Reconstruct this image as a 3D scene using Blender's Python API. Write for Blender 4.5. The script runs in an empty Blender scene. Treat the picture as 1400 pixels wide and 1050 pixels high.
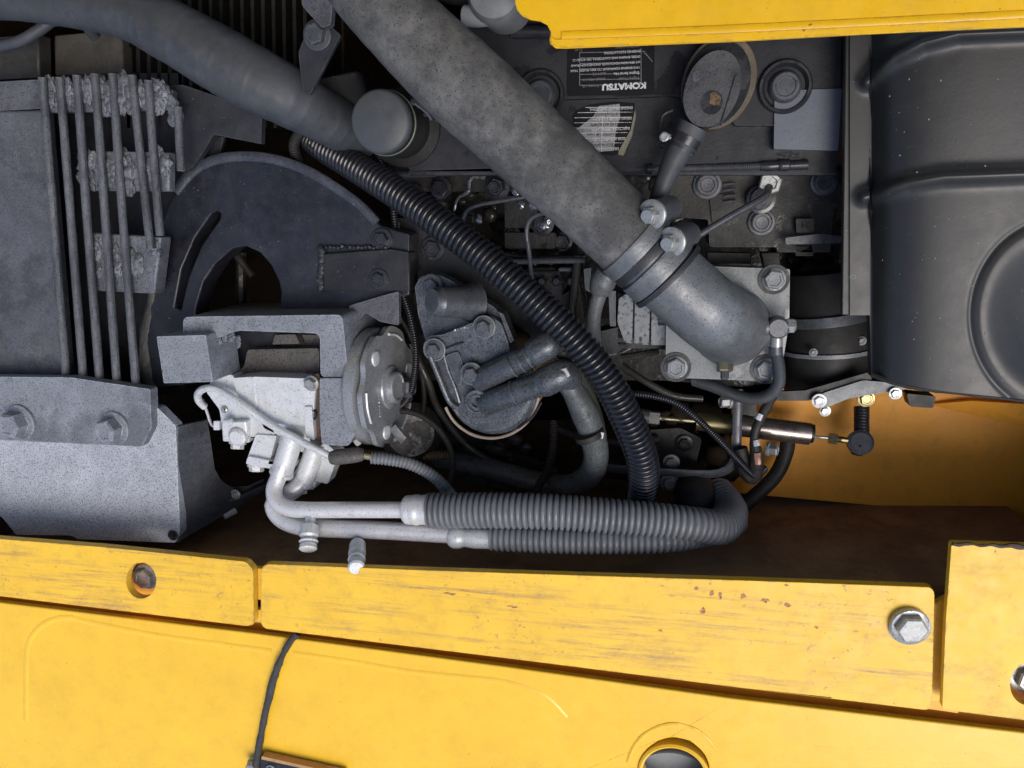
import bpy, bmesh, math, random
from mathutils import Vector, Matrix, noise
from mathutils.geometry import tessellate_polygon
random.seed(7)
SC = bpy.context.scene
COL = SC.collection
rad = math.radians

# ------------------------------------------------------------------ camera
F = 1040.0                                     # focal length in photo pixels (1400 wide)
Dc = Vector((0.207, 0.245, -1.0)).normalized()         # world -Z seen in camera axes
Xc = Vector((5700, -125, 1040)).normalized()           # world +X seen in camera axes
Zc = -Dc
Xc = (Xc - Zc * Xc.dot(Zc)).normalized()
Yc = Zc.cross(Xc)
RWC = Matrix((Xc, Yc, Zc))                      # camera axes -> world axes
DIST = 1.10
fwd = RWC @ Vector((0, 0, -1))
CAM = -fwd * DIST
cd = bpy.data.cameras.new('camera')
cam = bpy.data.objects.new('camera', cd)
COL.objects.link(cam)
cam.matrix_world = Matrix.Translation(CAM) @ RWC.to_4x4()
cd.sensor_width = 36.0
cd.lens = 36.0 * F / 1400.0
cd.clip_start = 0.02
cd.clip_end = 200
SC.camera = cam

# ------------------------------------------------------------------ sky and sun
SUN_EL, SUN_ROT = rad(63), rad(128)
w = bpy.data.worlds.new('World'); SC.world = w; w.use_nodes = True
nt = w.node_tree
bg = nt.nodes['Background']
sky = nt.nodes.new('ShaderNodeTexSky'); sky.sky_type = 'NISHITA'; sky.sun_disc = False
sky.sun_elevation = SUN_EL; sky.sun_rotation = SUN_ROT
sky.air_density = 1.0; sky.dust_density = 2.5; sky.ozone_density = 1.0
nt.links.new(sky.outputs[0], bg.inputs[0]); bg.inputs[1].default_value = 0.12
sl = bpy.data.lights.new('sun', 'SUN'); sl.energy = 1.3; sl.angle = rad(35); sl.color = (1, .955, .90)
so = bpy.data.objects.new('sun', sl); COL.objects.link(so)
az = SUN_ROT
sd = Vector((math.sin(az) * math.cos(SUN_EL), math.cos(az) * math.cos(SUN_EL), math.sin(SUN_EL)))
so.rotation_euler = sd.to_track_quat('Z', 'Y').to_euler()
so.location = (0, 0, 3)
SC.view_settings.view_transform = 'Standard'
SC.view_settings.look = 'None'
SC.view_settings.gamma = 1.0
SC.view_settings.exposure = 0.6

# ------------------------------------------------------------------ helpers
def P(px, py, z=0.0):
    d = RWC @ Vector(((px - 700) / F, (525 - py) / F, -1))
    t = (z - CAM.z) / d.z
    return CAM + d * t
def S(px, py, z):                               # metres per photo pixel there
    return (P(px, py, z) - CAM).dot(fwd) / F
def PV(p):
    return P(*p)

WL = {}                                         # world location of every object made
def link(name, me, mat, parent=None, smooth=30, bevel=0, bseg=2):
    vs = me.vertices
    lo = Vector((min(v.co.x for v in vs), min(v.co.y for v in vs), min(v.co.z for v in vs)))
    hi = Vector((max(v.co.x for v in vs), max(v.co.y for v in vs), max(v.co.z for v in vs)))
    c = (lo + hi) / 2
    if parent is None: c.z = lo.z
    me.transform(Matrix.Translation(-c))
    o = bpy.data.objects.new(name, me); COL.objects.link(o)
    me.name = name
    if mat: me.materials.append(mat)
    if smooth:
        for p in me.polygons: p.use_smooth = True
        me.set_sharp_from_angle(angle=rad(smooth))
    if bevel:
        m = o.modifiers.new('bevel', 'BEVEL'); m.width = bevel; m.segments = bseg
        m.limit_method = 'ANGLE'; m.angle_limit = rad(35)
        m.harden_normals = False
        for p in me.polygons: p.use_smooth = True
        me.set_sharp_from_angle(angle=rad(50))
    if parent is not None:
        o.parent = parent; o.location = c - WL[parent.name]
    else:
        o.location = c
    WL[o.name] = c
    return o

def thing(name, label, cat, loc, group=None):
    o = bpy.data.objects.new(name, None); COL.objects.link(o)
    o.location = loc; o.empty_display_size = 0.02
    WL[o.name] = Vector(loc)
    return tag(o, label, cat, group)
def tag(o, label, cat, group=None):
    o['label'] = label; o['category'] = cat
    if group: o['group'] = group
    return o

def fillet(pts, r, n=4):
    """round the corners of an outline given in photo pixels (z rides along)"""
    out = []
    N = len(pts)
    for i in range(N):
        a, b, c = [Vector(pts[(i + k) % N]) for k in (-1, 0, 1)]
        u, v = a - b, c - b
        lu, lv = u.length, v.length
        if lu < 1e-6 or lv < 1e-6: continue
        rr = min(r, lu * .45, lv * .45)
        p0, p1 = b + u / lu * rr, b + v / lv * rr
        for k in range(n + 1):
            t = k / n
            out.append(tuple(p0 * (1 - t) ** 2 + b * 2 * t * (1 - t) + p1 * t * t))
    return out
def ell(cx, cy, rx, ry=None, n=32, rot=0):
    ry = ry or rx
    c, s = math.cos(rad(rot)), math.sin(rad(rot))
    return [(cx + rx * math.cos(2 * math.pi * k / n) * c - ry * math.sin(2 * math.pi * k / n) * s,
             cy + rx * math.cos(2 * math.pi * k / n) * s + ry * math.sin(2 * math.pi * k / n) * c) for k in range(n)]

class M:
    def __init__(s): s.v = []; s.f = []
    def add(s, vs, fs):
        b = len(s.v); s.v += [Vector(v) for v in vs]; s.f += [tuple(b + i for i in f) for f in fs]
        return s
    def slab(s, pts, vec, holes=()):
        """3D polygon (world points) pushed along vec"""
        vec = Vector(vec)
        loops = [[Vector(p) for p in pts]] + [[Vector(p) for p in h] for h in holes]
        flat = [p for l in loops for p in l]
        n = len(flat)
        tris = [tuple(t) for t in tessellate_polygon(loops)]
        nrm = Vector((0, 0, 0))
        for a, b, c in tris:
            nn = (flat[b] - flat[a]).cross(flat[c] - flat[a]); 
            nrm += nn if nrm.dot(nn) >= 0 else -nn
        fs = []
        for a, b, c in tris:
            nn = (flat[b] - flat[a]).cross(flat[c] - flat[a])
            if nn.dot(vec) > 0: a, b, c = a, c, b
            fs.append((a, b, c)); fs.append((n + a, n + c, n + b))
        k = 0
        for l in loops:
            m = len(l)
            for i in range(m): fs.append((k + i, k + (i + 1) % m, n + k + (i + 1) % m, n + k + i))
            k += m
        return s.add(flat + [p + vec for p in flat], fs)
    def prism(s, pts, z, th, holes=()):
        """outline in photo pixels lying at height z (or own z per point), pushed straight down"""
        q = lambda p: P(p[0], p[1], p[2] if len(p) > 2 else z)
        return s.slab([q(p) for p in pts], (0, 0, -th), [[q(p) for p in h] for h in holes])
    def tube(s, pts, r, seg=16, step=None, corr=None, caps=True, wob=0, flat=None, world=False, rfun=None):
        """pts (px,py,z[,r px]) -> swept tube; corr=(pitch px, depth fraction)"""
        if world:
            W = [Vector(p[:3]) for p in pts]; Rr = [p[3] if len(p) > 3 else r for p in pts]
        else:
            W = [P(*p[:3]) for p in pts]
            Rr = [(p[3] if len(p) > 3 else r) * S(*p[:3]) for p in pts]
        # catmull-rom
        dense, dr = [], []
        n = len(W)
        for i in range(n - 1):
            p0, p1, p2, p3 = W[max(i - 1, 0)], W[i], W[i + 1], W[min(i + 2, n - 1)]
            K = 24 if n > 2 else 40
            for k in range(K):
                t = k / K
                dense.append(0.5 * ((2 * p1) + (p2 - p0) * t + (2 * p0 - 5 * p1 + 4 * p2 - p3) * t * t + (3 * p1 - p0 - 3 * p2 + p3) * t ** 3))
                dr.append(Rr[i] * (1 - t) + Rr[i + 1] * t)
        dense.append(W[-1]); dr.append(Rr[-1])
        L = [0]
        for a, b in zip(dense, dense[1:]): L.append(L[-1] + (b - a).length)
        tot = L[-1]
        if corr:
            pitch = corr[0] * .001; st = pitch / 8
        else:
            st = step or max(tot / 60, .003)
        N = max(int(round(tot / st)), 2)
        ring = []
        j = 0
        C, R_ = [], []
        for k in range(N + 1):
            d = tot * k / N
            while j < len(L) - 2 and L[j + 1] < d: j += 1
            t = (d - L[j]) / max(L[j + 1] - L[j], 1e-9)
            C.append(dense[j].lerp(dense[j + 1], t)); R_.append(dr[j] * (1 - t) + dr[j + 1] * t)
        T = [(C[min(k + 1, N)] - C[max(k - 1, 0)]).normalized() for k in range(N + 1)]
        up = Vector((0, 0, 1)) if abs(T[0].z) < .9 else Vector((1, 0, 0))
        nn = (up - T[0] * up.dot(T[0])).normalized()
        vs, fs = [], []
        for k in range(N + 1):
            nn = (nn - T[k] * nn.dot(T[k])).normalized()
            bb = T[k].cross(nn)
            rr = R_[k]
            if corr:
                ph = (tot * k / N / pitch) % 1
                rr *= 1 - corr[1] * math.exp(-((ph - .5) / (corr[2] if len(corr) > 2 else .19)) ** 2)
            if rfun: rr *= rfun(k / N)
            for q in range(seg):
                a = 2 * math.pi * q / seg
                r2 = rr
                p = C[k] + (nn * math.cos(a) + bb * math.sin(a)) * r2
                if wob: p = C[k] + (p - C[k]) * (1 + wob * noise.noise(p * 45) + wob * .5 * noise.noise(p * 120))
                if flat: p = C[k] + nn * math.cos(a) * rr * flat[0] + bb * math.sin(a) * rr * flat[1]
                vs.append(p)
        for k in range(N):
            for q in range(seg):
                a, b = k * seg + q, k * seg + (q + 1) % seg
                fs.append((a, b, b + seg, a + seg))
        if caps:
            fs.append(tuple(range(seg))[::-1]); fs.append(tuple(N * seg + q for q in range(seg)))
        return s.add(vs, fs)
    def lathe(s, c, axis, prof, seg=32, rot=0.0, sx=1.0, caps=True):
        """c world point, prof [(r,h)] metres along axis"""
        axis = Vector(axis).normalized()
        q = axis.to_track_quat('Z', 'Y').to_matrix()
        vs, fs = [], []
        for r, h in prof:
            for k in range(seg):
                a = 2 * math.pi * k / seg + rot
                vs.append(c + q @ Vector((r * math.cos(a) * sx, r * math.sin(a), h)))
        m = len(prof)
        for i in range(m - 1):
            for k in range(seg):
                a, b = i * seg + k, i * seg + (k + 1) % seg
                fs.append((a, b, b + seg, a + seg))
        if caps: fs.append(tuple(range(seg))[::-1]); fs.append(tuple((m - 1) * seg + k for k in range(seg)))
        return s.add(vs, fs)
    def blob(s, c, r, seed=0, sub=2, amp=.35, sc=(1, 1, 1)):
        bm = bmesh.new(); bmesh.ops.create_icosphere(bm, subdivisions=sub, radius=1)
        bm.verts.ensure_lookup_table()
        vs = []
        for v in bm.verts:
            n = noise.noise(v.co * 1.7 + Vector((seed, seed * .7, 0)))
            p = v.co * (1 + amp * n)
            vs.append(c + Vector((p.x * r * sc[0], p.y * r * sc[1], p.z * r * sc[2])))
        fs = [tuple(v.index for v in f.verts) for f in bm.faces]
        bm.free()
        return s.add(vs, fs)
    def mesh(s):
        me = bpy.data.meshes.new('m'); me.from_pydata(s.v, [], s.f); me.validate(); 
        bm = bmesh.new(); bm.from_mesh(me); bmesh.ops.recalc_face_normals(bm, faces=bm.faces); bm.to_mesh(me); bm.free()
        return me
    def put(s, name, mat, parent=None, smooth=30, bevel=0, bseg=2):
        return link(name, s.mesh(), mat, parent, smooth, bevel, bseg)

# ------------------------------------------------------------------ materials
def nodes(name):
    m = bpy.data.materials.new(name); m.use_nodes = True
    t = m.node_tree; return m, t, t.nodes['Principled BSDF'], t.nodes.new, t.links.new
def metal(name, base, rough=.5, metallic=0.0, mottle=.35, speck=0.0, speckcol=(.01, .01, .012), speckscale=420,
          dust=0.0, dustcol=(.11, .105, .10), bump=.15, bscale=220, oil=0.0, rust=0.0, rustcol=(.14, .06, .03), stretch=(1, 1, 1), lightspeck=0.0, seed=0, coat=0.0, spec=.5, rv=.13, wear=0.0, wearcol=None, grime=.45, scratch=0.0):
    m, t, b, new, ln = nodes(name)
    tc = new('ShaderNodeTexCoord'); mp = new('ShaderNodeMapping')
    mp.inputs['Location'].default_value = (seed * 3.1, seed * 1.7, seed); mp.inputs['Scale'].default_value = stretch
    ln(tc.outputs['Object'], mp.inputs[0])
    def nz(scale, det=4, rgh=.55, src=None):
        n = new('ShaderNodeTexNoise'); n.inputs['Scale'].default_value = scale; n.inputs['Detail'].default_value = det
        n.inputs['Roughness'].default_value = rgh; ln(src or mp.outputs[0], n.inputs['Vector']); return n.outputs[0]
    def ramp(src, a, c, va=0.0, vc=1.0):
        r = new('ShaderNodeMapRange'); r.inputs['From Min'].default_value = a; r.inputs['From Max'].default_value = c
        r.inputs['To Min'].default_value = va; r.inputs['To Max'].default_value = vc; ln(src, r.inputs['Value']); return r.outputs[0]
    def mix(fac, c1, c2):
        x = new('ShaderNodeMix'); x.data_type = 'RGBA'
        if isinstance(fac, float): x.inputs['Factor'].default_value = fac
        else: ln(fac, x.inputs['Factor'])
        for i, c in (('A', c1), ('B', c2)):
            s = [q for q in x.inputs if q.name == i and q.type == 'RGBA'][0]
            if isinstance(c, tuple): s.default_value = (*c[:3], 1)
            else: ln(c, s)
        return [q for q in x.outputs if q.type == 'RGBA'][0]
    def mul(a, v):
        x = new('ShaderNodeMath'); x.operation = 'MULTIPLY'; ln(a, x.inputs[0])
        if isinstance(v, float): x.inputs[1].default_value = v
        else: ln(v, x.inputs[1])
        return x.outputs[0]
    lo = tuple(c * (1 - mottle) for c in base); hi = tuple(min(1, c * (1 + mottle)) for c in base)
    col = mix(ramp(nz(14, 5, .65), .32, .68), lo, hi)
    fine = nz(130, 3)
    col = mix(mul(ramp(fine, .35, .7), .5), col, lo)
    if dust:
        g = new('ShaderNodeNewGeometry'); sp = new('ShaderNodeSeparateXYZ'); ln(g.outputs['Normal'], sp.inputs[0])
        up = ramp(sp.outputs[2], .0, .9)
        df = mul(mul(ramp(nz(22, 6, .7), .38, .72), up), dust)
        col = mix(df, col, dustcol)
    if grime:
        # soft broad dirt patches and tighter splotches, each with its own ragged outline
        g1 = mul(ramp(nz(6.5, 7, .68), .50, .60), grime)
        col = mix(g1, col, tuple(c * .42 for c in base))
        g2 = mul(ramp(nz(48, 6, .72), .56, .66), grime * .8)
        col = mix(g2, col, tuple(c * .5 for c in base))
        g3 = mul(ramp(nz(33, 7, .75), .60, .68), grime * .55)
        col = mix(g3, col, tuple(min(1, c * 1.7 + .012) for c in base))
    if scratch:
        mp2 = new('ShaderNodeMapping'); mp2.inputs['Rotation'].default_value = (0, 0, .6); mp2.inputs['Scale'].default_value = (6, 90, 40)
        ln(tc.outputs['Object'], mp2.inputs[0])
        sc_ = mul(ramp(nz(3.2, 3, .6, mp2.outputs[0]), .70, .74), scratch)
        col = mix(sc_, col, tuple(min(1, c * 2.2 + .03) for c in base))
    if wear:
        bv = new('ShaderNodeBevel'); bv.samples = 4; bv.inputs['Radius'].default_value = .0032
        gg = new('ShaderNodeNewGeometry'); vd = new('ShaderNodeVectorMath'); vd.operation = 'DOT_PRODUCT'
        ln(bv.outputs[0], vd.inputs[0]); ln(gg.outputs['Normal'], vd.inputs[1])
        ew = ramp(vd.outputs['Value'], .985, .86)
        ew = mul(mul(ew, ramp(nz(70, 5, .7), .38, .58)), wear)
        col = mix(ew, col, wearcol or tuple(min(1, c * 2.1 + .03) for c in base))
    if speck:
        sf = mul(ramp(nz(speckscale, 2, .5), .66 - .12 * speck, .70 - .1 * speck), .72)
        col = mix(sf, col, speckcol)
    if lightspeck:
        sf = mul(ramp(nz(speckscale * .6, 2, .5), .72, .78), lightspeck)
        col = mix(sf, col, (.35, .35, .34))
    if rust:
        rf = mul(ramp(nz(30, 7, .75), .60 - .12 * rust, .66 - .08 * rust), .9)
        col = mix(rf, col, mix(ramp(fine, .4, .6), rustcol, tuple(c * .45 for c in rustcol)))
    ln(col, b.inputs['Base Color'])
    b.inputs['Metallic'].default_value = metallic
    b.inputs['Specular IOR Level'].default_value = spec
    r0 = ramp(nz(35, 4), .3, .7, max(.05, rough - rv), min(1, rough + rv))
    if oil:
        of = ramp(nz(18, 5), .58 - .15 * oil, .62 - .15 * oil)
        x = new('ShaderNodeMix'); x.data_type = 'FLOAT'; ln(of, x.inputs[0]); ln(r0, x.inputs[2]); x.inputs[3].default_value = .16
        r0 = x.outputs[0]
    ln(r0, b.inputs['Roughness'])
    if coat:
        b.inputs['Coat Weight'].default_value = coat; b.inputs['Coat Roughness'].default_value = .12
    if bump:
        bp = new('ShaderNodeBump'); bp.inputs['Strength'].default_value = bump; bp.inputs['Distance'].default_value = .0012
        ad = new('ShaderNodeMath'); ad.operation = 'ADD'; ln(nz(bscale, 4, .6), ad.inputs[0]); ln(mul(nz(30, 3), 1.5), ad.inputs[1])
        ln(ad.outputs[0], bp.inputs['Height']); ln(bp.outputs[0], b.inputs['Normal'])
    return m

def yellow(name, scrape=0.0, rust=0.0, dirt=.0, base=(.86, .515, .036), rough=.32, edge=0.0, seed=0):
    m, t, b, new, ln = nodes(name)
    tc = new('ShaderNodeTexCoord')
    def mapped(scale, rot=0):
        mp = new('ShaderNodeMapping'); mp.inputs['Scale'].default_value = scale; mp.inputs['Rotation'].default_value = (0, 0, rad(rot))
        mp.inputs['Location'].default_value = (seed, seed * .37, 0)
        ln(tc.outputs['Object'], mp.inputs[0]); return mp.outputs[0]
    def nz(src, scale, det=5, rgh=.6):
        n = new('ShaderNodeTexNoise'); n.inputs['Scale'].default_value = scale; n.inputs['Detail'].default_value = det
        n.inputs['Roughness'].default_value = rgh; ln(src, n.inputs['Vector']); return n.outputs[0]
    def ramp(src, a, c, va=0.0, vc=1.0):
        r = new('ShaderNodeMapRange'); r.inputs['From Min'].default_value = a; r.inputs['From Max'].default_value = c
        r.inputs['To Min'].default_value = va; r.inputs['To Max'].default_value = vc; ln(src, r.inputs['Value']); return r.outputs[0]
    def mul(a, v):
        x = new('ShaderNodeMath'); x.operation = 'MULTIPLY'; ln(a, x.inputs[0])
        if isinstance(v, float): x.inputs[1].default_value = v
        else: ln(v, x.inputs[1])
        return x.outputs[0]
    def mix(fac, c1, c2):
        x = new('ShaderNodeMix'); x.data_type = 'RGBA'; ln(fac, x.inputs['Factor'])
        for i, c in (('A', c1), ('B', c2)):
            s = [q for q in x.inputs if q.name == i and q.type == 'RGBA'][0]
            if isinstance(c, tuple): s.default_value = (*c[:3], 1)
            else: ln(c, s)
        return [q for q in x.outputs if q.type == 'RGBA'][0]
    iso = mapped((1, 1, 1))
    col = mix(ramp(nz(iso, 7), .3, .7), tuple(c * .93 for c in base), tuple(min(1, c * 1.06) for c in base))
    if dirt:
        col = mix(mul(ramp(nz(iso, 30, 8, .75), .5, .75), dirt), col, (.30, .19, .06))
    if scrape:
        st = mapped((2.2, 42, 1), -4.6)
        patches = ramp(nz(mapped((1.1, 9, 1), -4.6), 2.6, 5, .6), .44, .60)
        f = mul(mul(ramp(nz(st, 2.6, 9, .72), .46, .62), patches), scrape)
        grain = ramp(nz(iso, 160, 4), .35, .6)
        f = mul(f, ramp(grain, 0, 1, .55, 1.0))
        col = mix(f, col, mix(ramp(nz(st, 7, 4), .4, .6), (.36, .17, .07), (.34, .24, .11)))
    if rust:
        v = ramp(nz(iso, 62, 6, .6), .67, .71)
        col = mix(mul(v, rust), col, mix(ramp(nz(iso, 200), .4, .6), (.16, .06, .035), (.28, .13, .08)))
    if edge:
        bv = new('ShaderNodeBevel'); bv.samples = 4; bv.inputs['Radius'].default_value = .005
        gg = new('ShaderNodeNewGeometry'); vd = new('ShaderNodeVectorMath'); vd.operation = 'DOT_PRODUCT'
        ln(bv.outputs[0], vd.inputs[0]); ln(gg.outputs['Normal'], vd.inputs[1])
        ew = mul(mul(ramp(vd.outputs['Value'], .99, .88), ramp(nz(iso, 38, 6, .75), .50, .58)), edge)
        col = mix(ew, col, mix(ramp(nz(iso, 150), .4, .6), (.17, .075, .035), (.33, .17, .07)))
    if scrape:
        # fine long scratches along the strip and ragged brown flecks
        s2 = mapped((1.2, 170, 1), -4.2)
        col = mix(mul(ramp(nz(s2, 3.1, 4, .6), .66, .70), scrape * .55), col, (.42, .22, .07))
        fl = mul(mul(ramp(nz(iso, 95, 5, .75), .60, .64), ramp(nz(iso, 6, 3), .50, .58)), scrape * .8)
        col = mix(fl, col, (.36, .20, .08))
    # water marks and dusty film
    col = mix(mul(ramp(nz(iso, 11, 8, .72), .52, .60), .22), col, tuple(c * .80 for c in base))
    # small chips
    v = ramp(nz(iso, 190, 2, .4), .76, .79)
    col = mix(mul(v, .8), col, (.10, .05, .02))
    ln(col, b.inputs['Base Color'])
    ln(ramp(nz(iso, 40), .3, .7, rough - .06, rough + .12), b.inputs['Roughness'])
    bp = new('ShaderNodeBump'); bp.inputs['Strength'].default_value = .12; bp.inputs['Distance'].default_value = .001
    ad = new('ShaderNodeMath'); ad.operation = 'ADD'
    ln(nz(iso, 260, 2), ad.inputs[0]); ln(mul(nz(iso, 5, 1), 2.0), ad.inputs[1])
    ln(ad.outputs[0], bp.inputs['Height']); ln(bp.outputs[0], b.inputs['Normal'])
    return m

Y_DECK = yellow('deck_paint', 0, .0, .15, rough=.25)
Y_BEAM = yellow('scraped_paint', .95, .35, .4, rough=.42, seed=2, edge=.8)
Y_RUST = yellow('rusty_paint', .35, 1.0, .55, rough=.45, seed=5, edge=1.0)
Y_HOOD = yellow('hood_paint', .0, .15, .15, base=(.90, .515, .014), rough=.3, seed=8, edge=.6)
Y_IN = yellow('inner_paint', .0, .2, .4, base=(.98, .40, .03), rough=.5, seed=9)
CAST = metal('speckled_grey_casting', (.085, .092, .11), .62, speck=.7, dust=.35, bump=.35, wear=.7, grime=.8)
CASTL = metal('light_speckled_casting', (.22, .24, .275), .6, speck=.65, dust=.3, bump=.3, mottle=.2, wear=.7, grime=.75)
CASTD = metal('dark_painted_iron', (.026, .029, .036), .48, speck=.3, dust=.3, dustcol=(.05, .05, .05), bump=.3, lightspeck=.5, spec=.4, wear=.7)
WELD = metal('weld_bead_metal', (.15, .16, .185), .5, speck=.8, bump=.7, mottle=.5, metallic=.2)
BLACK = metal('black_painted_metal', (.018, .019, .023), .42, speck=.2, dust=.2, dustcol=(.035, .035, .035), bump=.3, lightspeck=.5, spec=.35, wear=.5)
GUARD = metal('guard_plate_paint', (.018, .020, .029), .36, dust=.12, dustcol=(.04, .04, .042), bump=.25, lightspeck=.4, speck=.5, spec=.45, wear=.8, scratch=.8, grime=.9)
GRIME = metal('oily_grime', (.022, .021, .019), .45, dust=.25, dustcol=(.06, .05, .04), bump=.8, bscale=90, oil=.5, spec=.35)
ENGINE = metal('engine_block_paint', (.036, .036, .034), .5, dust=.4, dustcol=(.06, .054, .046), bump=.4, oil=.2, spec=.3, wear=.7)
COVER = metal('valve_cover_paint', (.022, .023, .029), .5, dust=.25, dustcol=(.055, .053, .048), bump=.25, oil=.05, mottle=.3, spec=.3, wear=.7)
PAD = metal('smooth_grey_plate', (.10, .112, .14), .45, speck=.1, bump=.1, mottle=.12, grime=.15)
HOSE = metal('dusty_rubber_hose', (.10, .101, .104), .75, speck=.35, dust=.85, dustcol=(.20, .195, .18), bump=.35, mottle=.5, grime=.7, spec=.3)
RUBBER = metal('grey_rubber_hose', (.05, .056, .066), .55, dust=.3, bump=.2, mottle=.25, spec=.4)
RUBD = metal('dark_rubber', (.020, .0195, .019), .6, dust=.3, dustcol=(.06, .055, .05), bump=.3, spec=.3)
CONDUIT = metal('black_conduit_plastic', (.014, .015, .020), .24, bump=.06, mottle=.2, grime=.3)
CONDG = metal('dusty_conduit_plastic', (.16, .172, .19), .42, dust=.45, dustcol=(.15, .145, .14), bump=.12, mottle=.2, spec=.4)
ELBOW = metal('cast_aluminium_elbow', (.155, .167, .18), .42, metallic=.35, speck=.3, dust=.35, dustcol=(.2, .19, .17), bump=.3, mottle=.3)
PLATE = metal('flange_plate_grey', (.15, .168, .18), .42, speck=.35, oil=.1, bump=.12, mottle=.12, wear=.7)
ALU = metal('cast_aluminium', (.66, .68, .69), .45, metallic=.2, speck=.15, dust=.3, dustcol=(.27, .26, .235), bump=.3, mottle=.12, grime=.3)
ALUP = metal('aluminium_pipe', (.72, .72, .73), .36, metallic=.3, bump=.08, mottle=.1, speck=.12, grime=.3)
ALUD = metal('dull_pressed_aluminium', (.24, .255, .265), .34, metallic=.45, bump=.12, speck=.3, mottle=.2)
ZINC = metal('zinc_plated_steel', (.38, .39, .38), .32, metallic=.45, bump=.12, mottle=.2, speck=.2, grime=.6)
ZINCY = metal('yellow_zinc_steel', (.42, .38, .24), .3, metallic=.8, bump=.1)
BOLTG = metal('painted_bolt', (.085, .092, .105), .38, speck=.5, bump=.15, metallic=.2, wear=.5, grime=.6)
BOLTD = metal('oily_dark_bolt', (.035, .037, .043), .3, speck=.5, bump=.15, oil=.4, metallic=.2)
RUST = metal('rusty_flange', (.075, .055, .045), .7, rust=.9, bump=.5)
BROWNC = metal('dirty_brown_casting', (.12, .11, .10), .6, metallic=.3, speck=.8, dust=.4, bump=.5)
BRASS = metal('copper_brown_cylinder', (.36, .315, .29), .28, metallic=.9, bump=.05, mottle=.15)
OLIVE = metal('olive_plated_cylinder', (.26, .22, .11), .34, metallic=.85, bump=.05, mottle=.2)
SHROUD = metal('shroud_black_plastic', (.022, .022, .0215), .42, dust=.15, dustcol=(.04, .038, .036), bump=.08, mottle=.1, lightspeck=.35, spec=.5, rv=.05, grime=.3, scratch=.3)
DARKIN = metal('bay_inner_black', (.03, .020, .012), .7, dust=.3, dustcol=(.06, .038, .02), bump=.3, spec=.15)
FINM = metal('radiator_fin_metal', (.014, .0135, .012), .6, dust=.3, bump=.2, spec=.2)
ORANGE = metal('orange_filter_paint', (.50, .28, .12), .5, dust=.2, bump=.1)
FILTER = metal('filter_head_metal', (.095, .106, .12), .30, metallic=.3, speck=.9, oil=.25, bump=.3, mottle=.5, wear=.7)
OXIDE = metal('oxidised_sealing_ring', (.12, .095, .06), .6, rust=.3, rustcol=(.28, .17, .08), bump=.5, mottle=.4)
LABEL = metal('black_label_print', (.008, .008, .011),   .5, bump=.0, spec=.15, mottle=.15, grime=.0)
WHITE = metal('white_label_print', (.62, .62, .64), .5, bump=0, mottle=.2, speck=.8, speckcol=(.05, .05, .05), grime=.0)
FADED = metal('faded_label_print', (.19, .19, .20), .5, bump=0, mottle=.3, speck=.8, grime=.0)
CORD = metal('braided_black_cord', (.045, .043, .045), .8, bump=1.0, bscale=300, mottle=.4)
GREYCAP = metal('blue_grey_paint', (.22, .24, .26), .4, bump=.06, mottle=.08, grime=.1)

# ------------------------------------------------------------------ bolts and such
def bolt(parent, px, py, z, r, mat=BOLTG, h=.6, washer=1.45, dish=True, axis=(0, 0, 1), name='bolt', rot=None, round_=False, ring=None, base=None):
    """hex bolt, r = across-corner radius in px; flange in the same forging"""
    s = S(px, py, z); R = r * s; c = P(px, py, z) if base is None else base
    rot = random.uniform(0, 1) if rot is None else rot
    m = M()
    if washer:
        w_ = R * washer
        m.lathe(c, axis, [(w_ * .98, -R * .3), (w_, 0), (w_, R * .10), (w_ * .95, R * .16), (R * .9, R * .2)], 28)
    H = R * h * 1.3
    segs = 24 if round_ else 6
    prof = [(R, R * .1), (R, H * .86), (R * .86, H)]
    if dish: prof += [(R * .66, H), (R * .58, H - R * .10), (R * .1, H - R * .12)]
    m.lathe(c, axis, prof, segs, rot)
    b = m.put(name, mat, parent, 28)
    if ring:
        w_ = R * (washer or 1.2)
        M().lathe(c, axis, [(w_ * 1.0, R * .02), (w_ * 1.28, R * .02), (w_ * 1.30, -R * .3), (w_ * .9, -R * .3)], 28).put('washer', ring, b, 30)
    return b

def text(body, px, py, z, h, mat, parent, rot=180, align='LEFT', sx=1.0, ext=.0002, bold=0.0, name='lettering'):
    cu = bpy.data.curves.new('t', 'FONT'); cu.body = body; cu.size = h * S(px, py, z) / .7
    cu.align_x = align; cu.extrude = ext; cu.offset = bold
    o = bpy.data.objects.new('t', cu); COL.objects.link(o)
    dg = bpy.context.evaluated_depsgraph_get(); dg.update()
    me = bpy.data.meshes.new_from_object(o.evaluated_get(dg))
    bpy.data.objects.remove(o); bpy.data.curves.remove(cu)
    me.transform(Matrix.Translation(P(px, py, z)) @ Matrix.Rotation(rad(rot), 4, 'Z') @ Matrix.Diagonal((sx, 1, 1, 1)))
    me.materials.clear()
    return link(name, me, mat, parent, 0)
CASTB = metal('lit_speckled_casting', (.40, .43, .48), .6, speck=.8, dust=.15, dustcol=(.22, .21, .20), bump=.3, mottle=.22, wear=.7, grime=.25)  # lighter copy of the speckled casting, standing in for stronger light on the box
LINER = metal('shade_lid_underside', (.03, .028, .025), .9, bump=.5)  # dark underside of the unseen lid added for shading
FLOOR = metal('dusty_brown_floor', (.30, .18, .095), .8, dust=.3, dustcol=(.12, .08, .05), bump=.3, mottle=.25, spec=.2)

# ================================================================== the bay itself
def struct(o): o['kind'] = 'structure'; return o
struct(M().prism([(-500, -500), (2000, -500), (2000, 1400), (-500, 1400)], -.86, .02).put('bay_floor', DARKIN, None))
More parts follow.
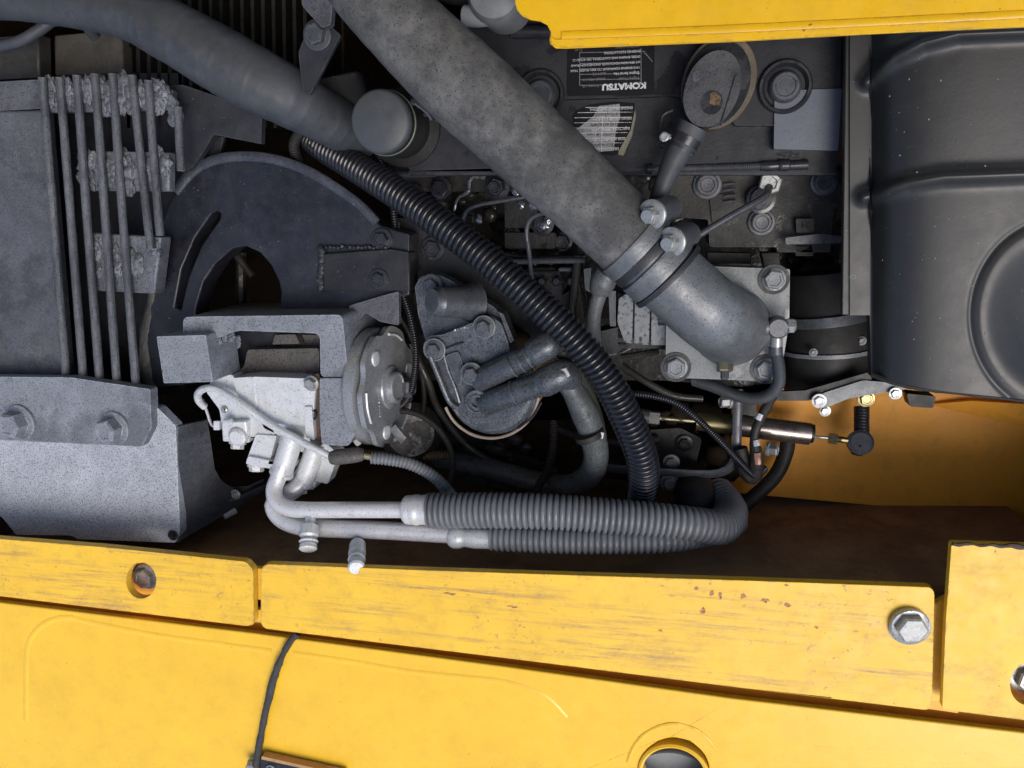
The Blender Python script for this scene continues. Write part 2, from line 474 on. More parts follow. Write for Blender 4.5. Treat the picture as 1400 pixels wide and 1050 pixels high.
# closed sides of the engine bay
t = thing('engine_bay_frame', 'black painted inner walls of the engine bay behind the engine', 'frame', P(700, 500, -.84))
def wallxy(a, b, z0, z1, th=.01, mat=DARKIN, name='wall', par=None):
    A, B = P(*a, z0), P(*b, z0)
    d = (B - A).normalized(); n = Vector((-d.y, d.x, 0)) * th
    M().slab([A, B, Vector((B.x, B.y, z1)), Vector((A.x, A.y, z1))], n).put(name, mat, par)
wallxy((-60, 775), (1500, 815), -.05, -.85, par=t, mat=FLOOR)
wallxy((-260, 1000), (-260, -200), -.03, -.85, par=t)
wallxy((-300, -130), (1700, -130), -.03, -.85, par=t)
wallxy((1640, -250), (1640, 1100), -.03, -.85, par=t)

t = thing('inner_frame_plate', 'yellow chassis plate glimpsed deep in the bay under the cable', 'plate', P(1250, 620, -.5))
M().prism([(1000, 552), (1060, 530), (1520, 500), (1520, 736), (1400, 721), (1200, 692), (1000, 674)], -.35, .012).put('plate', Y_IN, t, bevel=.002)
M().prism([(1270, 553, -.34), (1330, 548, -.33), (1520, 560, -.32), (1520, 620, -.33), (1402, 583, -.335)], -.4, .01).put('gusset', Y_IN, t, bevel=.001)
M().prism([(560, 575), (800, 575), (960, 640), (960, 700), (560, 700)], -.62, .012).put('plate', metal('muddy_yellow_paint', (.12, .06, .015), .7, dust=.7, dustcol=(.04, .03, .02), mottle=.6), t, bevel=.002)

# ================================================================== yellow deck
t = thing('deck_side_panel', 'smooth bright yellow side panel with a weld line and a round port', 'panel', P(700, 960, -.08))
hole = ell(921, 1057, 49, 48, 48)
top = [(-300, 795), (0, 824), (347, 866), (700, 913), (1000, 955), (1290, 989), (1400, 1002), (1750, 1046)]
M().prism(top + [(1750, 1500), (-300, 1500)], -.045, .012, [hole]).put('panel', Y_DECK, t, bevel=.0025, bseg=3)
# port: raised ring and wall
M().lathe(P(921, 1057, -.0455), (0, 0, 1), [(.0575, -.03), (.0575, .004), (.0545, .0065), (.0505, .004), (.0495, -.03), (.056, -.03)], 56, caps=False).put('port_ring', Y_DECK, t, 40)
def ringtube(parent, name, cx, cy, z, r, wpx, mat, a0=0, a1=360, wob=.15, n=40):
    pts = [(cx + r * math.cos(rad(a0 + (a1 - a0) * k / n)), cy + r * math.sin(rad(a0 + (a1 - a0) * k / n)), z) for k in range(n + 1)]
    return M().tube(pts, wpx, 8, wob=wob).put(name, mat, parent)
ringtube(t, 'weld_bead', 921, 1052, -.0465, 63, 3.0, Y_DECK, 190, 330, .3)
M().tube([(36, 985, -.0458), (36, 930, -.0458), (38, 885, -.0458), (50, 862, -.0456), (70, 848, -.0456), (95, 844, -.0456), (120, 850, -.0456), (200, 866, -.0456), (290, 879, -.0456), (372, 890, -.0456)],
         4.4, 10, wob=.2, flat=(.36, 1)).put('weld_bead', Y_DECK, t)
M().tube([(402, 893, -.0456), (490, 906, -.0456), (560, 918, -.0456), (640, 926, -.0456), (690, 932, -.0456), (728, 944, -.0456), (750, 956, -.0456), (774, 981, -.0458)],
         4.4, 10, wob=.25, flat=(.36, 1)).put('weld_bead', Y_DECK, t)
M().prism([(-300, 770), (0, 805), (347, 846), (700, 890), (1000, 932), (1290, 965), (1750, 1020), (1750, 1060), (1290, 1000), (1000, 965), (700, 925), (347, 880), (0, 838), (-300, 810)], -.075, .006).put('return_flange', Y_IN, t)
t = thing('grey_drum', 'blue grey painted drum seen down the round port of the yellow panel', 'drum', P(921, 1057, -.14))
M().lathe(P(919, 1066, -.13), (0, 0, 1), [(.085, 0), (.085, .03), (.082, .034), (.01, .036)], 48).put('drum_top', GREYCAP, t, 40)
M().prism([(-400, 1600), (-400, 780), (1800, 780), (1800, 1600)], -.16, .01).put('side_shelf', DARKIN, t)

RUSTP = metal('rust_stain', (.48, .25, .10), .7, mottle=.5, speck=.9, speckcol=(.12, .05, .03), speckscale=300)
# narrow rail under the cover strips
t = thing('support_rail', 'yellow rail showing in the gaps between the cover strips', 'rail', P(700, 850, -.04))
M().prism([(338, 776), (366, 778), (366, 821), (338, 819)], -.018, .01).put('tab', Y_RUST, t, bevel=.001)
M().prism([(338, 832), (366, 835), (366, 852), (338, 850)], -.018, .01).put('tab', Y_BEAM, t, bevel=.001)
M().prism([(1262, 834), (1278, 825), (1300, 814), (1300, 962), (1262, 957)], -.018, .01).put('tab', Y_RUST, t, bevel=.001)
M().prism([(1262, 940), (1310, 946), (1310, 975), (1262, 968)], -.034, .006).put('tab', Y_IN, t)
M().prism([(183, 756), (216, 755), (238, 760), (236, 768), (180, 768)], -.02, .008).put('tab', Y_RUST, t, bevel=.001)

def strip(name, pts, z, th, mat, label, bev, holes=(), r=5):
    t = thing(name, label, 'cover strip', P(sum(p[0] for p in pts) / len(pts), sum(p[1] for p in pts) / len(pts), z - th), 'yellow cover strips along the bay edge')
    M().prism(fillet(pts, r), z, th, holes).put('plate', mat, t, bevel=bev, bseg=4)
    return t
h1 = ell(193, 794, 20.5, 24.5, 40)
t = strip('cover_strip', [(-200, 717), (0, 737), (140, 748), (336, 768), (346, 779), (347, 854), (338, 856), (0, 815), (-200, 791)], 0, .014, Y_BEAM,
          'left scraped yellow strip with an oval hole and a bolt inside', .0025, [h1], 4)
b = bolt(t, 200, 788, -.050, 14, ZINC, washer=1.3)
M().prism(ell(197, 796, 36, 40), -.055, .01).put('backing_tab', Y_IN, t)
t = strip('cover_strip', [(357, 771), (560, 779), (800, 787), (1030, 794), (1278, 803), (1274, 972), (1000, 939), (700, 901), (356, 859)], .004, .013, Y_BEAM,
          'long scraped yellow strip with rust dots and a washered bolt at its right end', .0055, (), 12)
for x, y, a, b_ in ((973, 811, 6, 5), (952, 804, 3.5, 3), (961, 835, 4, 6), (985, 815, 4.5, 5), (1016, 815, 6, 4.5), (1046, 821, 9, 3), (1077, 827, 7, 3), (1075, 800, 3.5, 2), (903, 862, 3, 1.5), (700, 830, 12, 1.6), (615, 812, 9, 1.5), (1116, 858, 3, 2)):
    o_ = [(px + random.uniform(-1, 1) * (.6 + a * .2), py + random.uniform(-1, 1) * (.4 + b_ * .22)) for px, py in ell(x, y, a * .8 * random.uniform(.6, 1.15), b_ * .8, 17, 8)]
    M().prism(o_, .0044, .0008).put('rust_spot', RUSTP, t, 0)
# silver bolt on long strip
bolt(t, 1243, 854, .008, 21, ZINC, h=.55, washer=1.2, dish=False, rot=.2, axis=(.1, -.08, 1))
M().lathe(P(1243, 856, .0042), (0, 0, 1), [(.0275, 0), (.0275, .0025), (.026, .0032), (.01, .0035)], 36).put('washer', ZINC, t, 40)
h3 = ell(1405, 936, 24, 28, 40)
t = strip('cover_strip', [(1301, 743), (1420, 747), (1700, 757), (1700, 1022), (1420, 987), (1288, 970), (1293, 850)], .012, .012, Y_RUST,
          'taller yellow strip at right with a rusty chipped top edge', .002, [h3], 5)
pts = [(1302 + 9 * k, 743.5 + 1.2 * math.sin(k * 1.9) + k * .35, .0135) for k in range(30)]
M().tube(pts, 3.2, 7, wob=.9).put('rusty_edge', RUST, t)
bolt(t, 1406, 925, -.014, 19, ZINC, washer=1.35)
M().prism(ell(1405, 938, 36, 38), -.018, .01).put('backing_tab', Y_IN, t)

# seal cord and its latch
cordm = M().tube([(407, 866, -.036), (392, 885, -.034), (375, 925, -.034), (364, 970, -.034), (356, 1010, -.032), (350, 1048, -.03), (346, 1090, -.03)], 4.8, 10, wob=.25, step=.0015)
t = thing('panel_latch', 'dark latch bracket hanging by a thin black cord over the yellow panel', 'latch', P(390, 1050, -.045))
cordm.put('braided_cord', CORD, t)
M().prism([(355, 1036), (470, 1062), (470, 1110), (352, 1110)], -.028, .012).put('latch_plate', BLACK, t, bevel=.002)
M().prism([(358, 1034), (470, 1059), (470, 1063), (357, 1038)], -.027, .014).put('seal_strip', ORANGE, t)
bolt(t, 346, 1044, -.034, 7, ZINC, washer=1.2, h=1.2)
bolt(t, 370, 1052, -.026, 5, ZINC, washer=1.4)

# hood corner, above
t = thing('hood_panel', 'yellow hood corner with a stepped rounded edge over the engine top', 'hood', P(1000, 20, .06))
hp = [(705, -200), (704, 5)] + [(707, 14), (714, 22), (725, 27), (738, 29), (748, 34), (753, 44), (751, 54), (752, 60), (760, 66), (775, 66)] + [(1000, 57), (1200, 46), (1400, 37), (1800, 15), (1800, -200)]
M().prism(hp, .07, .004).put('panel', Y_HOOD, t, bevel=.0015)
M().prism([(752, 50), (760, 54), (1000, 45), (1400, 25), (1800, 2), (1800, 15), (1400, 36), (1000, 56), (768, 65), (755, 62)], .0735, .0032).put('folded_lip', Y_HOOD, t, bevel=.0015, bseg=3)
# unseen lid and liner, added and oversized to shade the upper bay
hb = P(-500, -330, .1); he = P(2100, -330, .1)
M().slab([hb, he, he + Vector((0, -.36, 1.2)), hb + Vector((0, -.36, 1.2))], (0, .01, .004)).put('shade_lid', Y_HOOD, t)
M().slab([hb + Vector((.05, -.006, .02)), he + Vector((-.05, -.006, .02)), he + Vector((-.05, -.36, 1.17)), hb + Vector((.05, -.36, 1.17))], (0, .003, .001)).put('shade_lid_liner', LINER, t)
M().tube([(768, 50, .0705), (1000, 41, .0705), (1400, 21, .0705), (1800, 0, .0705)], 7, 12, flat=(.35, 1)).put('pressed_ridge', Y_HOOD, t)

# ================================================================== left: louvred guard and mount
t = thing('louvred_guard', 'grey speckled welded guard with long vertical bars at left', 'guard', P(80, 320, -.3))
M().prism([(-120, 118), (62, 108), (66, 148), (-120, 158)], -.125, .03).put('top_band', CAST, t, bevel=.002)
M().prism([(-120, 154), (66, 150), (96, 514), (-120, 518)], -.122, .014).put('side_panel', CAST, t, bevel=.004)
M().prism([(-120, 60), (52, 46), (54, 106), (-120, 116)], -.18, .03).put('rear_plate', ENGINE, t, bevel=.003)
M().prism([(73, 48), (165, 40), (168, 100), (74, 104)], -.22, .03).put('rear_plate', metal('dry_dirt_plate', (.055, .05, .042), .8, bump=.6, dust=.4), t, bevel=.004)
M().prism([(60, 100), (250, 100), (250, 540), (60, 540)], -.24, .01).put('gap_shade_sheet', BLACK, t)  # black sheet added to hold the shade between the bars
bars = [((58, 106), (93, 545)), ((82, 106), (116, 541)), ((105, 103), (138, 539)), ((130, 101), (161, 537)), ((154, 101), (187, 537)),
        ((181, 103), (206, 340)), ((203, 110), (219, 322)), ((223, 118), (231, 232))]
bars[7] = ((243, 146), (248, 234))
for i, (a, b) in enumerate(bars):
    ax, ay = a; bx, by = b
    ww = 5.2
    M().tube([(ax, ay, -.100), ((ax + bx) / 2 + random.uniform(-1, 1), (ay + by) / 2, -.100), (bx, by, -.098)], ww + .4, 12, wob=.05).put('guard_bar', CAST, t)
M().prism([(62, 112), (186, 108), (186, 152), (66, 154)], -.112, .016).put('cross_block', WELD, t, bevel=.003)
M().prism([(186, 118), (236, 122), (236, 150), (186, 152)], -.116, .014).put('cross_block', WELD, t, bevel=.003)
M().prism([(114, 206), (232, 208), (231, 262), (119, 261)], -.112, .018).put('cross_block', WELD, t, bevel=.003)
M().prism([(127, 318), (220, 324), (211, 402), (132, 398)], -.112, .03).put('cross_block', WELD, t, bevel=.003)
def welds(name, lst, z, par):
    m = M()
    for x, y, r in lst:
        for k in range(8):
            m.blob(P(x + random.uniform(-.6, .6) * r, y + random.uniform(-1, 1) * r * 1.35, z - .009 - random.uniform(0, .003)), r * .00088 * random.uniform(.7, 1.2), random.random() * 50, 3, .75, (1, 1.4, .55))
    return m.put(name, WELD, par, 60)
welds('weld_bead', [(68, 128, 10), (92, 130, 11), (117, 132, 11), (142, 132, 11), (170, 128, 15), (195, 130, 9), (219, 132, 10), (240, 152, 8)], -.098, t)
welds('weld_bead', [(122, 236, 12), (147, 236, 13), (173, 238, 13), (205, 236, 10), (222, 222, 9)], -.102, t)
welds('weld_bead', [(131, 345, 11), (157, 358, 10), (184, 350, 14), (210, 340, 8), (134, 375, 7)], -.102, t)
welds('weld_bead', [(93, 542, 6), (116, 540, 6), (138, 537, 6), (161, 535, 6), (187, 535, 6), (104, 538, 5), (127, 536, 5), (150, 534, 5)], -.078, t)
M().prism(fillet([(-120, 514), (96, 516), (205, 532), (207, 585), (194, 611), (-120, 596)], 3), -.075, .02).put('mount_plate', CASTL, t, bevel=.0025)
bolt(t, 28, 577, -.074, 18, CASTL, h=.95, washer=1.38, dish=True, axis=(-.08, 0, 1), rot=.4)
bolt(t, 157, 585, -.074, 17, CASTL, h=.95, washer=1.38, dish=True, axis=(-.08, 0, 1), rot=.7)
t = thing('mount_box', 'big light grey speckled bracket box under the two large bolts', 'bracket', P(130, 660, -.4))
M().prism(fillet([(-120, 590), (205, 602), (207, 556), (216, 558), (240, 582), (246, 728), (240, 742), (106, 737), (98, 732), (22, 731), (2, 706), (-120, 700)], 3), -.092, .02).put('front_plate', CASTB, t, bevel=.002)
sp = [(243, 583, -.094), (284, 573, -.16), (290, 612, -.168), (294, 640, -.18), (303, 657, -.20), (318, 666, -.225), (340, 664, -.26), (362, 654, -.30), (362, 671, -.30), (243, 740, -.094)]
M().slab([PV(p) for p in sp], (-.008, 0, 0)).put('side_plate', CAST, t, bevel=.0015)
M().slab([P(105, 735, -.1), P(243, 741, -.1), P(330, 690, -.24), P(160, 680, -.24)], (0, .006, 0)).put('bottom_plate', CAST, t)
M().tube([(300, 690, -.2), (335, 676, -.24), (366, 662, -.29)], 3.2, 8).put('stud', BOLTG, t)
M().tube([(306, 706, -.2), (322, 698, -.22)], 4.5, 8).put('stud', ALUP, t)
bolt(t, 322, 676, -.22, 5, ZINC)
bolt(t, 236, 732, -.09, 5, BOLTD)
# radiator fins, upper left
t = thing('radiator_core', 'dark row of vertical fins behind the big upper left hose', 'radiator', P(270, 60, -.36))
M().prism([(150, -60), (470, -60), (470, 170), (150, 160)], -.36, .01).put('core_backing', DARKIN, t)
fx = 172
k = 0
while fx < 430:
    M().prism([(fx - 2.4, -80), (fx + 2.4, -80), (fx + 6.4, 175), (fx + 1.6, 175)], -.24 - (0.02 if fx > 300 else 0), .10).put('fin', FINM, t)
    fx += 14.3; k += 1
t = thing('fan_shroud_bracket', 'dark grey sheet bracket with angled foot above the curved guard plate', 'bracket', P(290, 170, -.2))
M().prism(fillet([(226, 118), (250, 116), (300, 133), (358, 160), (357, 197), (292, 184), (280, 205), (262, 230), (248, 236), (246, 150)], 2), -.15, .012).put('plate', CASTD, t, bevel=.002)
M().prism([(285, 184), (306, 187), (296, 230), (268, 250)], -.19, .01).put('foot', CASTD, t, bevel=.002)

# big smooth hose top left
h = M().tube([(-140, 0, -.11, 25), (0, 0, -.09, 25), (90, 8, -.08, 27), (170, 18, -.07, 34), (230, 42, -.065, 41), (290, 76, -.065, 44), (340, 104, -.07, 44), (390, 130, -.085, 41), (440, 158, -.13, 35), (500, 190, -.2, 33)], 40, 36, wob=.02, step=.002,
             rfun=lambda u: 1 + (.010 * math.exp(-((((u * 52) % 1) - .5) / .13) ** 2) * (.7 + .5 * math.sin(u * 90)) if u > .4 else 0))
tag(h.put('coolant_hose', RUBBER), 'thick grey wrinkled rubber hose sweeping across the upper left corner', 'hose')
tag(M().tube([(-60, 72, -.13), (0, 63, -.12), (30, 55, -.12), (55, 40, -.125), (75, 28, -.13), (110, 30, -.14), (130, 50, -.17)], 7.5, 14).put('thin_pipe', RUBBER), 'thin grey pipe curving under the big upper left hose', 'pipe')

# ================================================================== black curved guard plate
t = thing('belt_guard', 'dark curved iron plate with an arch and a long arc slot', 'bracket', P(380, 380, -.3))
outer = [(192, 500), (190, 460), (197, 420), (207, 370), (216, 320), (232, 275), (254, 243), (282, 222), (320, 213), (362, 214), (405, 225), (448, 247), (490, 276), (520, 308), (560, 320), (560, 404), (520, 412), (440, 440), (300, 520), (215, 530)]
slot = [(291, 291), (266, 326), (248, 368), (238, 420), (247, 424), (257, 380), (275, 336), (300, 300), (301, 291), (296, 288)]
arch = [(266, 445), (268, 420), (278, 386), (297, 358), (318, 340), (338, 337), (354, 344), (370, 362), (381, 385), (384, 400), (380, 445)]
M().prism(outer, -.165, .045, [slot, arch]).put('plate', GUARD, t, bevel=.003, bseg=3)
M().tube([(216, 524, -.185, 13), (206, 505, -.18, 15), (204, 470, -.18, 13), (208, 430, -.178, 11), (217, 380, -.175, 8), (226, 330, -.172, 5), (240, 285, -.17, 3)], 8, 14, wob=.12).put('cast_foot', metal('olive_dusty_casting', (.075, .074, .062), .6, speck=.6, bump=.5, dust=.4), t)
M().prism([(442, 347), (530, 340), (560, 345), (560, 398), (442, 398)], -.155, .03).put('base_pad', BLACK, t, bevel=.002)
m = M()
for k in range(14): m.blob(P(440 + random.uniform(-2, 2), 340 + k * 4.2, -.160), .0062, k, 2, .5)
for k in range(16): m.blob(P(446 + k * 5.4, 338 + random.uniform(-1, 1), -.160), .0034, k, 2, .5)
m.put('weld_bead', CASTD, t, 60)
bolt(t, 522, 328, -.163, 11, BOLTD); bolt(t, 518, 382, -.154, 10, BOLTD)
RIM = metal('worn_rim_highlight', (.05, .056, .072), .4, speck=.7, bump=.4, mottle=.5, lightspeck=.6)  # worn rim colour, lightened to carry a highlight along the edge
# rim along top edge
M().tube([(240, 262, -.163), (262, 236, -.163), (290, 220, -.162), (325, 214, -.161), (365, 216, -.161), (405, 227, -.162), (446, 248, -.163), (490, 279, -.164), (515, 305, -.165)], 7, 12, wob=.15, flat=(.5, 1)).put('rolled_rim', RIM, t)
m = M(); m.tube([(300, 318, -.3), (345, 378, -.3)], 5, 8); m.tube([(330, 345, -.32), (330, 430, -.32)], 7, 8)
m.put('web', ENGINE, t)

# ================================================================== compressor bracket
t = thing('compressor_bracket', 'light speckled grey iron frame around the silver compressor', 'bracket', P(370, 480, -.28))
z0 = -.085
fr = fillet([(250, 433), (468, 430), (476, 516), (438, 516), (437, 456), (322, 452), (300, 462), (250, 462)], 9)
M().prism(fr, z0, .17).put('frame', CASTL, t, bevel=.003, bseg=3)
M().prism(fillet([(437, 517), (476, 517), (483, 560), (484, 596), (476, 610), (440, 608), (437, 570)], 4), z0 - .001, .14).put('lower_leg', CASTL, t, bevel=.003)
lug = fillet([(214, 460), (281, 458), (291, 522), (224, 524)], 2)
M().prism(lug, -.055, .085).put('lug', CASTL, t, bevel=.0025)
# threaded hole in lug's side face
xface = P(281, 458, -.055).x
c = P(305, 476, -.10); c.x = P(291, 480, -.075).x - .002
m = M().lathe(c, (1, 0, 0), [(.0125, -.002), (.0125, .0045), (.0095, .0045), (.0088, -.0)], 24, caps=False)
for k in range(4): m.lathe(c + Vector((-.002 + .002 * k, 0, 0)), (1, 0, 0), [(.0085, 0), (.0095, .001), (.0085, .002), (.007, .001)], 20)
m.put('threaded_hole', BOLTG, t)
M().lathe(c + Vector((.0021, 0, 0)), (1, 0, 0), [(.0078, 0), (.0078, .0008), (.001, .0009)], 20).put('hole_bottom', DARKIN, t)
welds('weld_bead', [(298, 460, 5), (308, 459, 4.5), (317, 461, 4.5), (325, 468, 4)], -.080, t)
M().tube([(438, 516.5, z0 + .001), (476, 516.5, z0 + .001)], 1.0, 6).put('seam', BLACK, t)
M().prism(fillet([(477, 418), (520, 405), (545, 398), (545, 445), (520, 440), (500, 428), (478, 452)], 3), -.15, .012).put('rear_plate', CAST, t, bevel=.002)
M().prism([(330, 456), (436, 458), (436, 474), (336, 472)], -.17, .02).put('inner_web', BROWNC, t)

# ================================================================== AC compressor
t = thing('air_conditioning_compressor', 'silver cast aluminium compressor with a domed clutch plate on its right side', 'compressor', P(400, 540, -.28))
cb = P(330, 540, -.175); ce = P(452, 540, -.175)
L_ = ce.x - cb.x; Rb = .066
M().lathe(Vector((cb.x, cb.y, -.185)), (1, 0, 0), [(Rb * .8, 0), (Rb, .01), (Rb, L_ * .86), (Rb * 1.1, L_ * .87), (Rb * 1.1, L_)], 40).put('body', BROWNC, t)
M().prism(fillet([(318, 517), (345, 515), (433, 518), (430, 548), (428, 582), (352, 578), (330, 556)], 3), -.10, .06).put('cover_plate', ALU, t, bevel=.003)
M().prism([(343, 515.5), (346.5, 515.5), (354, 577), (350, 577)], -.0985, .01).put('cover_rib', ALU, t, bevel=.0008)
M().prism(fillet([(352, 556), (428, 560), (434, 604), (396, 602), (360, 585)], 3), -.112, .05).put('lower_casting', ALU, t, bevel=.003)
M().prism(fillet([(418, 516), (436, 510), (441, 540), (440, 585), (437, 612), (424, 606), (420, 560)], 3), -.105, .06).put('rusty_flange', RUST, t, bevel=.003)
M().prism(fillet([(416, 556), (426, 556), (430, 602), (418, 598)], 2), -.095, .03).put('end_lug', ALU, t, bevel=.002)
M().prism(fillet([(338, 478), (436, 476), (437, 515), (322, 514), (334, 500)], 4), -.14, .05).put('rear_cover', BROWNC, t, bevel=.004)
M().prism(fillet([(376, 458), (404, 457), (410, 470), (372, 471)], 2), -.15, .03).put('cast_lug', BROWNC, t, bevel=.003)
bolt(t, 426, 524, -.10, 8.5, ZINC, h=.9, washer=1.3)
M().lathe(P(430, 567, -.1), (0, 0, 1), [(.0085, 0), (.0085, .003), (.006, .003), (.005, -.004)], 18, sx=.6).put('bolt_eye', BOLTD, t)
# left head with sensor
M().prism(fillet([(290, 516), (318, 512), (336, 548), (372, 578), (376, 598), (306, 600), (300, 560), (282, 536)], 3), -.112, .05).put('head_plate', ALU, t, bevel=.003)
b = M().lathe(P(307, 560, -.11), (0, 0, 1), [(.0062, 0), (.0062, .002), (.004, .0034)], 20).put('cross_screw', ZINC, t)
m = M()
for a in (0, 90):
    m.lathe(P(307, 560, -.1064) , (0, 0, 1), [(.0035, 0), (.0035, .0004), (.002, .0005)], 4, rad(a), .28)
m.put('screw_cross', BOLTD, b)
m = M(); m.slab([P(302, 578, -.095), P(336, 576, -.095), P(340, 606, -.105), P(304, 604, -.105)], (0, 0, -.04)); m.put('sensor_block', ALU, t, bevel=.003)
M().lathe(P(333, 592, -.115), (0, -.05, 1), [(.016, 0), (.016, .022), (.012, .026)], 24).put('sensor_boss', ALU, t)
M().lathe(P(311, 577, -.094), (1, 0, 0), [(.003, -.006), (.006, -.005), (.0065, .008), (.003, .01)], 16).put('rivet_head', ALU, t)
bolt(t, 325, 606, -.12, 9, ALU, washer=1.3, axis=(0, -1, .35), h=.7)
M().tube([(277, 546, -.13), (283, 563, -.125), (289, 580, -.12), (296, 584, -.115)], 2.0, 8).put('clip_wire', ALUP, t)
M().prism([(292, 576), (300, 576), (300, 588), (292, 588)], -.11, .008).put('clip', ALUP, t)
# manifold (two bosses with flanges)
def boss(x0, y0, x1, y1, z, r, zz=-.0):
    A, B = P(x0, y0, z), P(x1, y1, z + zz)
    d = (B - A)
    M().lathe(A, d, [(r * .9, 0), (r, .003), (r, d.length - .002), (r * 1.12, d.length), (r * 1.12, d.length + .006)], 26).put('port_boss', ALU, t)
boss(402, 592, 386, 644, -.105, .019)
boss(434, 606, 416, 657, -.128, .018)
M().prism(fillet([(350, 594), (378, 596), (366, 640), (336, 632)], 3), -.108, .035).put('port_flange', ALU, t, bevel=.002)
M().prism(fillet([(340, 624), (398, 636), (394, 646), (336, 634)], 2), -.10, .045).put('port_flange', ALU, t, bevel=.0015)
M().prism(fillet([(425, 606), (462, 624), (448, 662), (400, 650)], 3), -.135, .03).put('port_flange', ALU, t, bevel=.002)
M().prism(fillet([(396, 650), (432, 660), (428, 670), (394, 660)], 2), -.128, .04).put('port_flange', ALU, t, bevel=.0015)
bolt(t, 351, 637, -.115, 10, ALU, washer=1.25, axis=(0, -1, .3), h=.6)
bolt(t, 411, 668, -.14, 9, ALU, washer=1.25, axis=(0, -1, .3), h=.6)
M().prism(fillet([(376, 590), (440, 600), (470, 628), (440, 628), (380, 606)], 3), -.125, .03).put('manifold_web', ALU, t, bevel=.003)
CLUTCH = metal('pressed_clutch_steel', (.34, .355, .37), .32, metallic=.35, bump=.1, speck=.3, mottle=.2)
cc = P(534, 529, -.165)
Rc = 84 * S(534, 529, -.165)
ct = rad(5); cx_ = Vector((math.cos(ct), 0, math.sin(ct))); cw_ = Vector((-math.sin(ct), 0, math.cos(ct))); cy_ = Vector((0, 1, 0))
M().lathe(cc - cx_ * .040, cx_, [(Rc * .78, -.004), (Rc * .93, 0), (Rc * .96, .004), (Rc * .96, .020), (Rc * .90, .024), (Rc * .6, .025)], 64).put('pulley', CLUTCH, t, 35)
m = M()
prof = []
n = 120
for k in range(n):
    a = 2 * math.pi * k / n
    lob = .5 + .5 * math.cos(6 * (a - rad(100)))
    rr = Rc * (.90 + .09 * min(1, lob * 2.4)) * (1 if math.cos(a - rad(200)) < .75 else .93)
    prof.append(cc + cy_ * rr * math.cos(a) + cw_ * rr * math.sin(a))
m.slab(prof, -cx_ * .009)
m.put('clutch_plate', CLUTCH, t, bevel=.0035, bseg=3)
for k in range(3):
    a = rad(40 + 120 * k)
    M().lathe(cc + cx_ * .0 + cy_ * math.cos(a) * Rc * .74 + cw_ * math.sin(a) * Rc * .74, cx_, [(.013, 0), (.012, .0022), (.007, .003)], 20).put('rivet', ALU, t)
for k in range(3):
    a = rad(100 + 120 * k)
    M().tube([cc + cx_ * .0005 + cy_ * math.cos(a + q) * Rc * .86 + cw_ * math.sin(a + q) * Rc * .86 for q in (-.3, -.1, .1, .3)], .0022, 8, world=True).put('pressed_edge', ALUP, t)
M().lathe(cc, cx_, [(.038, 0), (.036, .003), (.028, .005), (.0275, .013), (.0255, .015), (.022, .0155), (.021, .0135), (.004, .013)], 40).put('hub_cap', CLUTCH, t)
for k in range(7):
    M().blob(cc + cy_ * (-.004 - k * .006) + cw_ * .047, .0016, k, 1, .6, (.5, 1, 1)).put('stamped_mark', ALUP, t)
M().prism(fillet([(474, 470), (500, 440), (510, 470), (500, 600), (488, 612), (474, 590)], 5), -.19, .05).put('front_housing', ALU, t, bevel=.004)
bolt(t, 548, 529, -.20, 14, BOLTG, washer=1.3, axis=(1, 0, .2), name='hub_bolt', h=1.0)
M().slab([P(533, 588, -.16), P(540, 580, -.16), P(555, 598, -.15), P(548, 608, -.15)], (0, 0, -.004)).put('metal_tab', ZINC, t, bevel=.0006)
# stamped numerals on the clutch plate

t = thing('sensor_lead', 'silver sheathed lead with a grey connector lying over the compressor front', 'cable', P(360, 570, -.12))
M().tube([(280, 556, -.13), (272, 548, -.12), (271, 538, -.11), (281, 531, -.10), (300, 533, -.095), (330, 552, -.085), (365, 577, -.085), (400, 597, -.08), (430, 613, -.08), (456, 626, -.085)], 5.2, 12, wob=.03).put('sheath', ALU, t)
M().tube([(453, 626, -.085, 9), (462, 625, -.085, 11), (486, 622, -.087, 11), (497, 622, -.09, 8)], 9, 12).put('connector', BROWNC, t)
M().tube([(494, 623, -.09), (512, 626, -.095)], 4.2, 10).put('ferrule', ZINCY, t)
M().tube([(508, 626, -.095), (530, 628, -.10), (560, 634, -.11), (588, 648, -.12), (606, 664, -.13), (622, 684, -.16)], 8.5, 16, corr=(6.2, .16)).put('corrugated_sleeve', CONDG, t)

# ================================================================== AC pipes
t = thing('refrigerant_pipe', 'upper silver bent pipe with a fitting into the thick corrugated sleeve', 'pipe', P(470, 690, -.12), 'silver refrigerant pipes')
M().tube([(388, 634, -.10), (382, 650, -.095), (375, 668, -.085), (378, 684, -.075), (392, 694, -.07), (415, 697, -.068), (470, 697, -.066), (560, 697, -.064)], 11.2, 24).put('pipe', ALUP, t)
M().tube([(553, 697, -.064, 17), (558, 697, -.064, 20), (584, 697, -.064, 20.5), (600, 697, -.064, 19)], 20, 26, rfun=lambda u: 1 + (.05 if .25 < u < .42 else 0) + (.04 if .6 < u < .75 else 0)).put('crimp_fitting', ALUP, t)
def port(px, py, z, dx, dy, s, par, zt=-.022):
    A = P(px, py, z); B = P(px + dx, py + dy, zt)
    d = B - A; L = d.length
    M().lathe(A, d, [(.008 * s, 0), (.008 * s, L * .28), (.0135 * s, L * .36), (.0145 * s, L * .62), (.012 * s, L * .66), (.0105 * s, L * .70), (.0135 * s, L * .74), (.0145 * s, L * .78), (.0105 * s, L * .82), (.013 * s, L * .86), (.0135 * s, L * .97), (.011 * s, L)], 24).put('service_port', ALU, par, 25)
port(425, 702, -.066, -4, 50, 1.1, t)
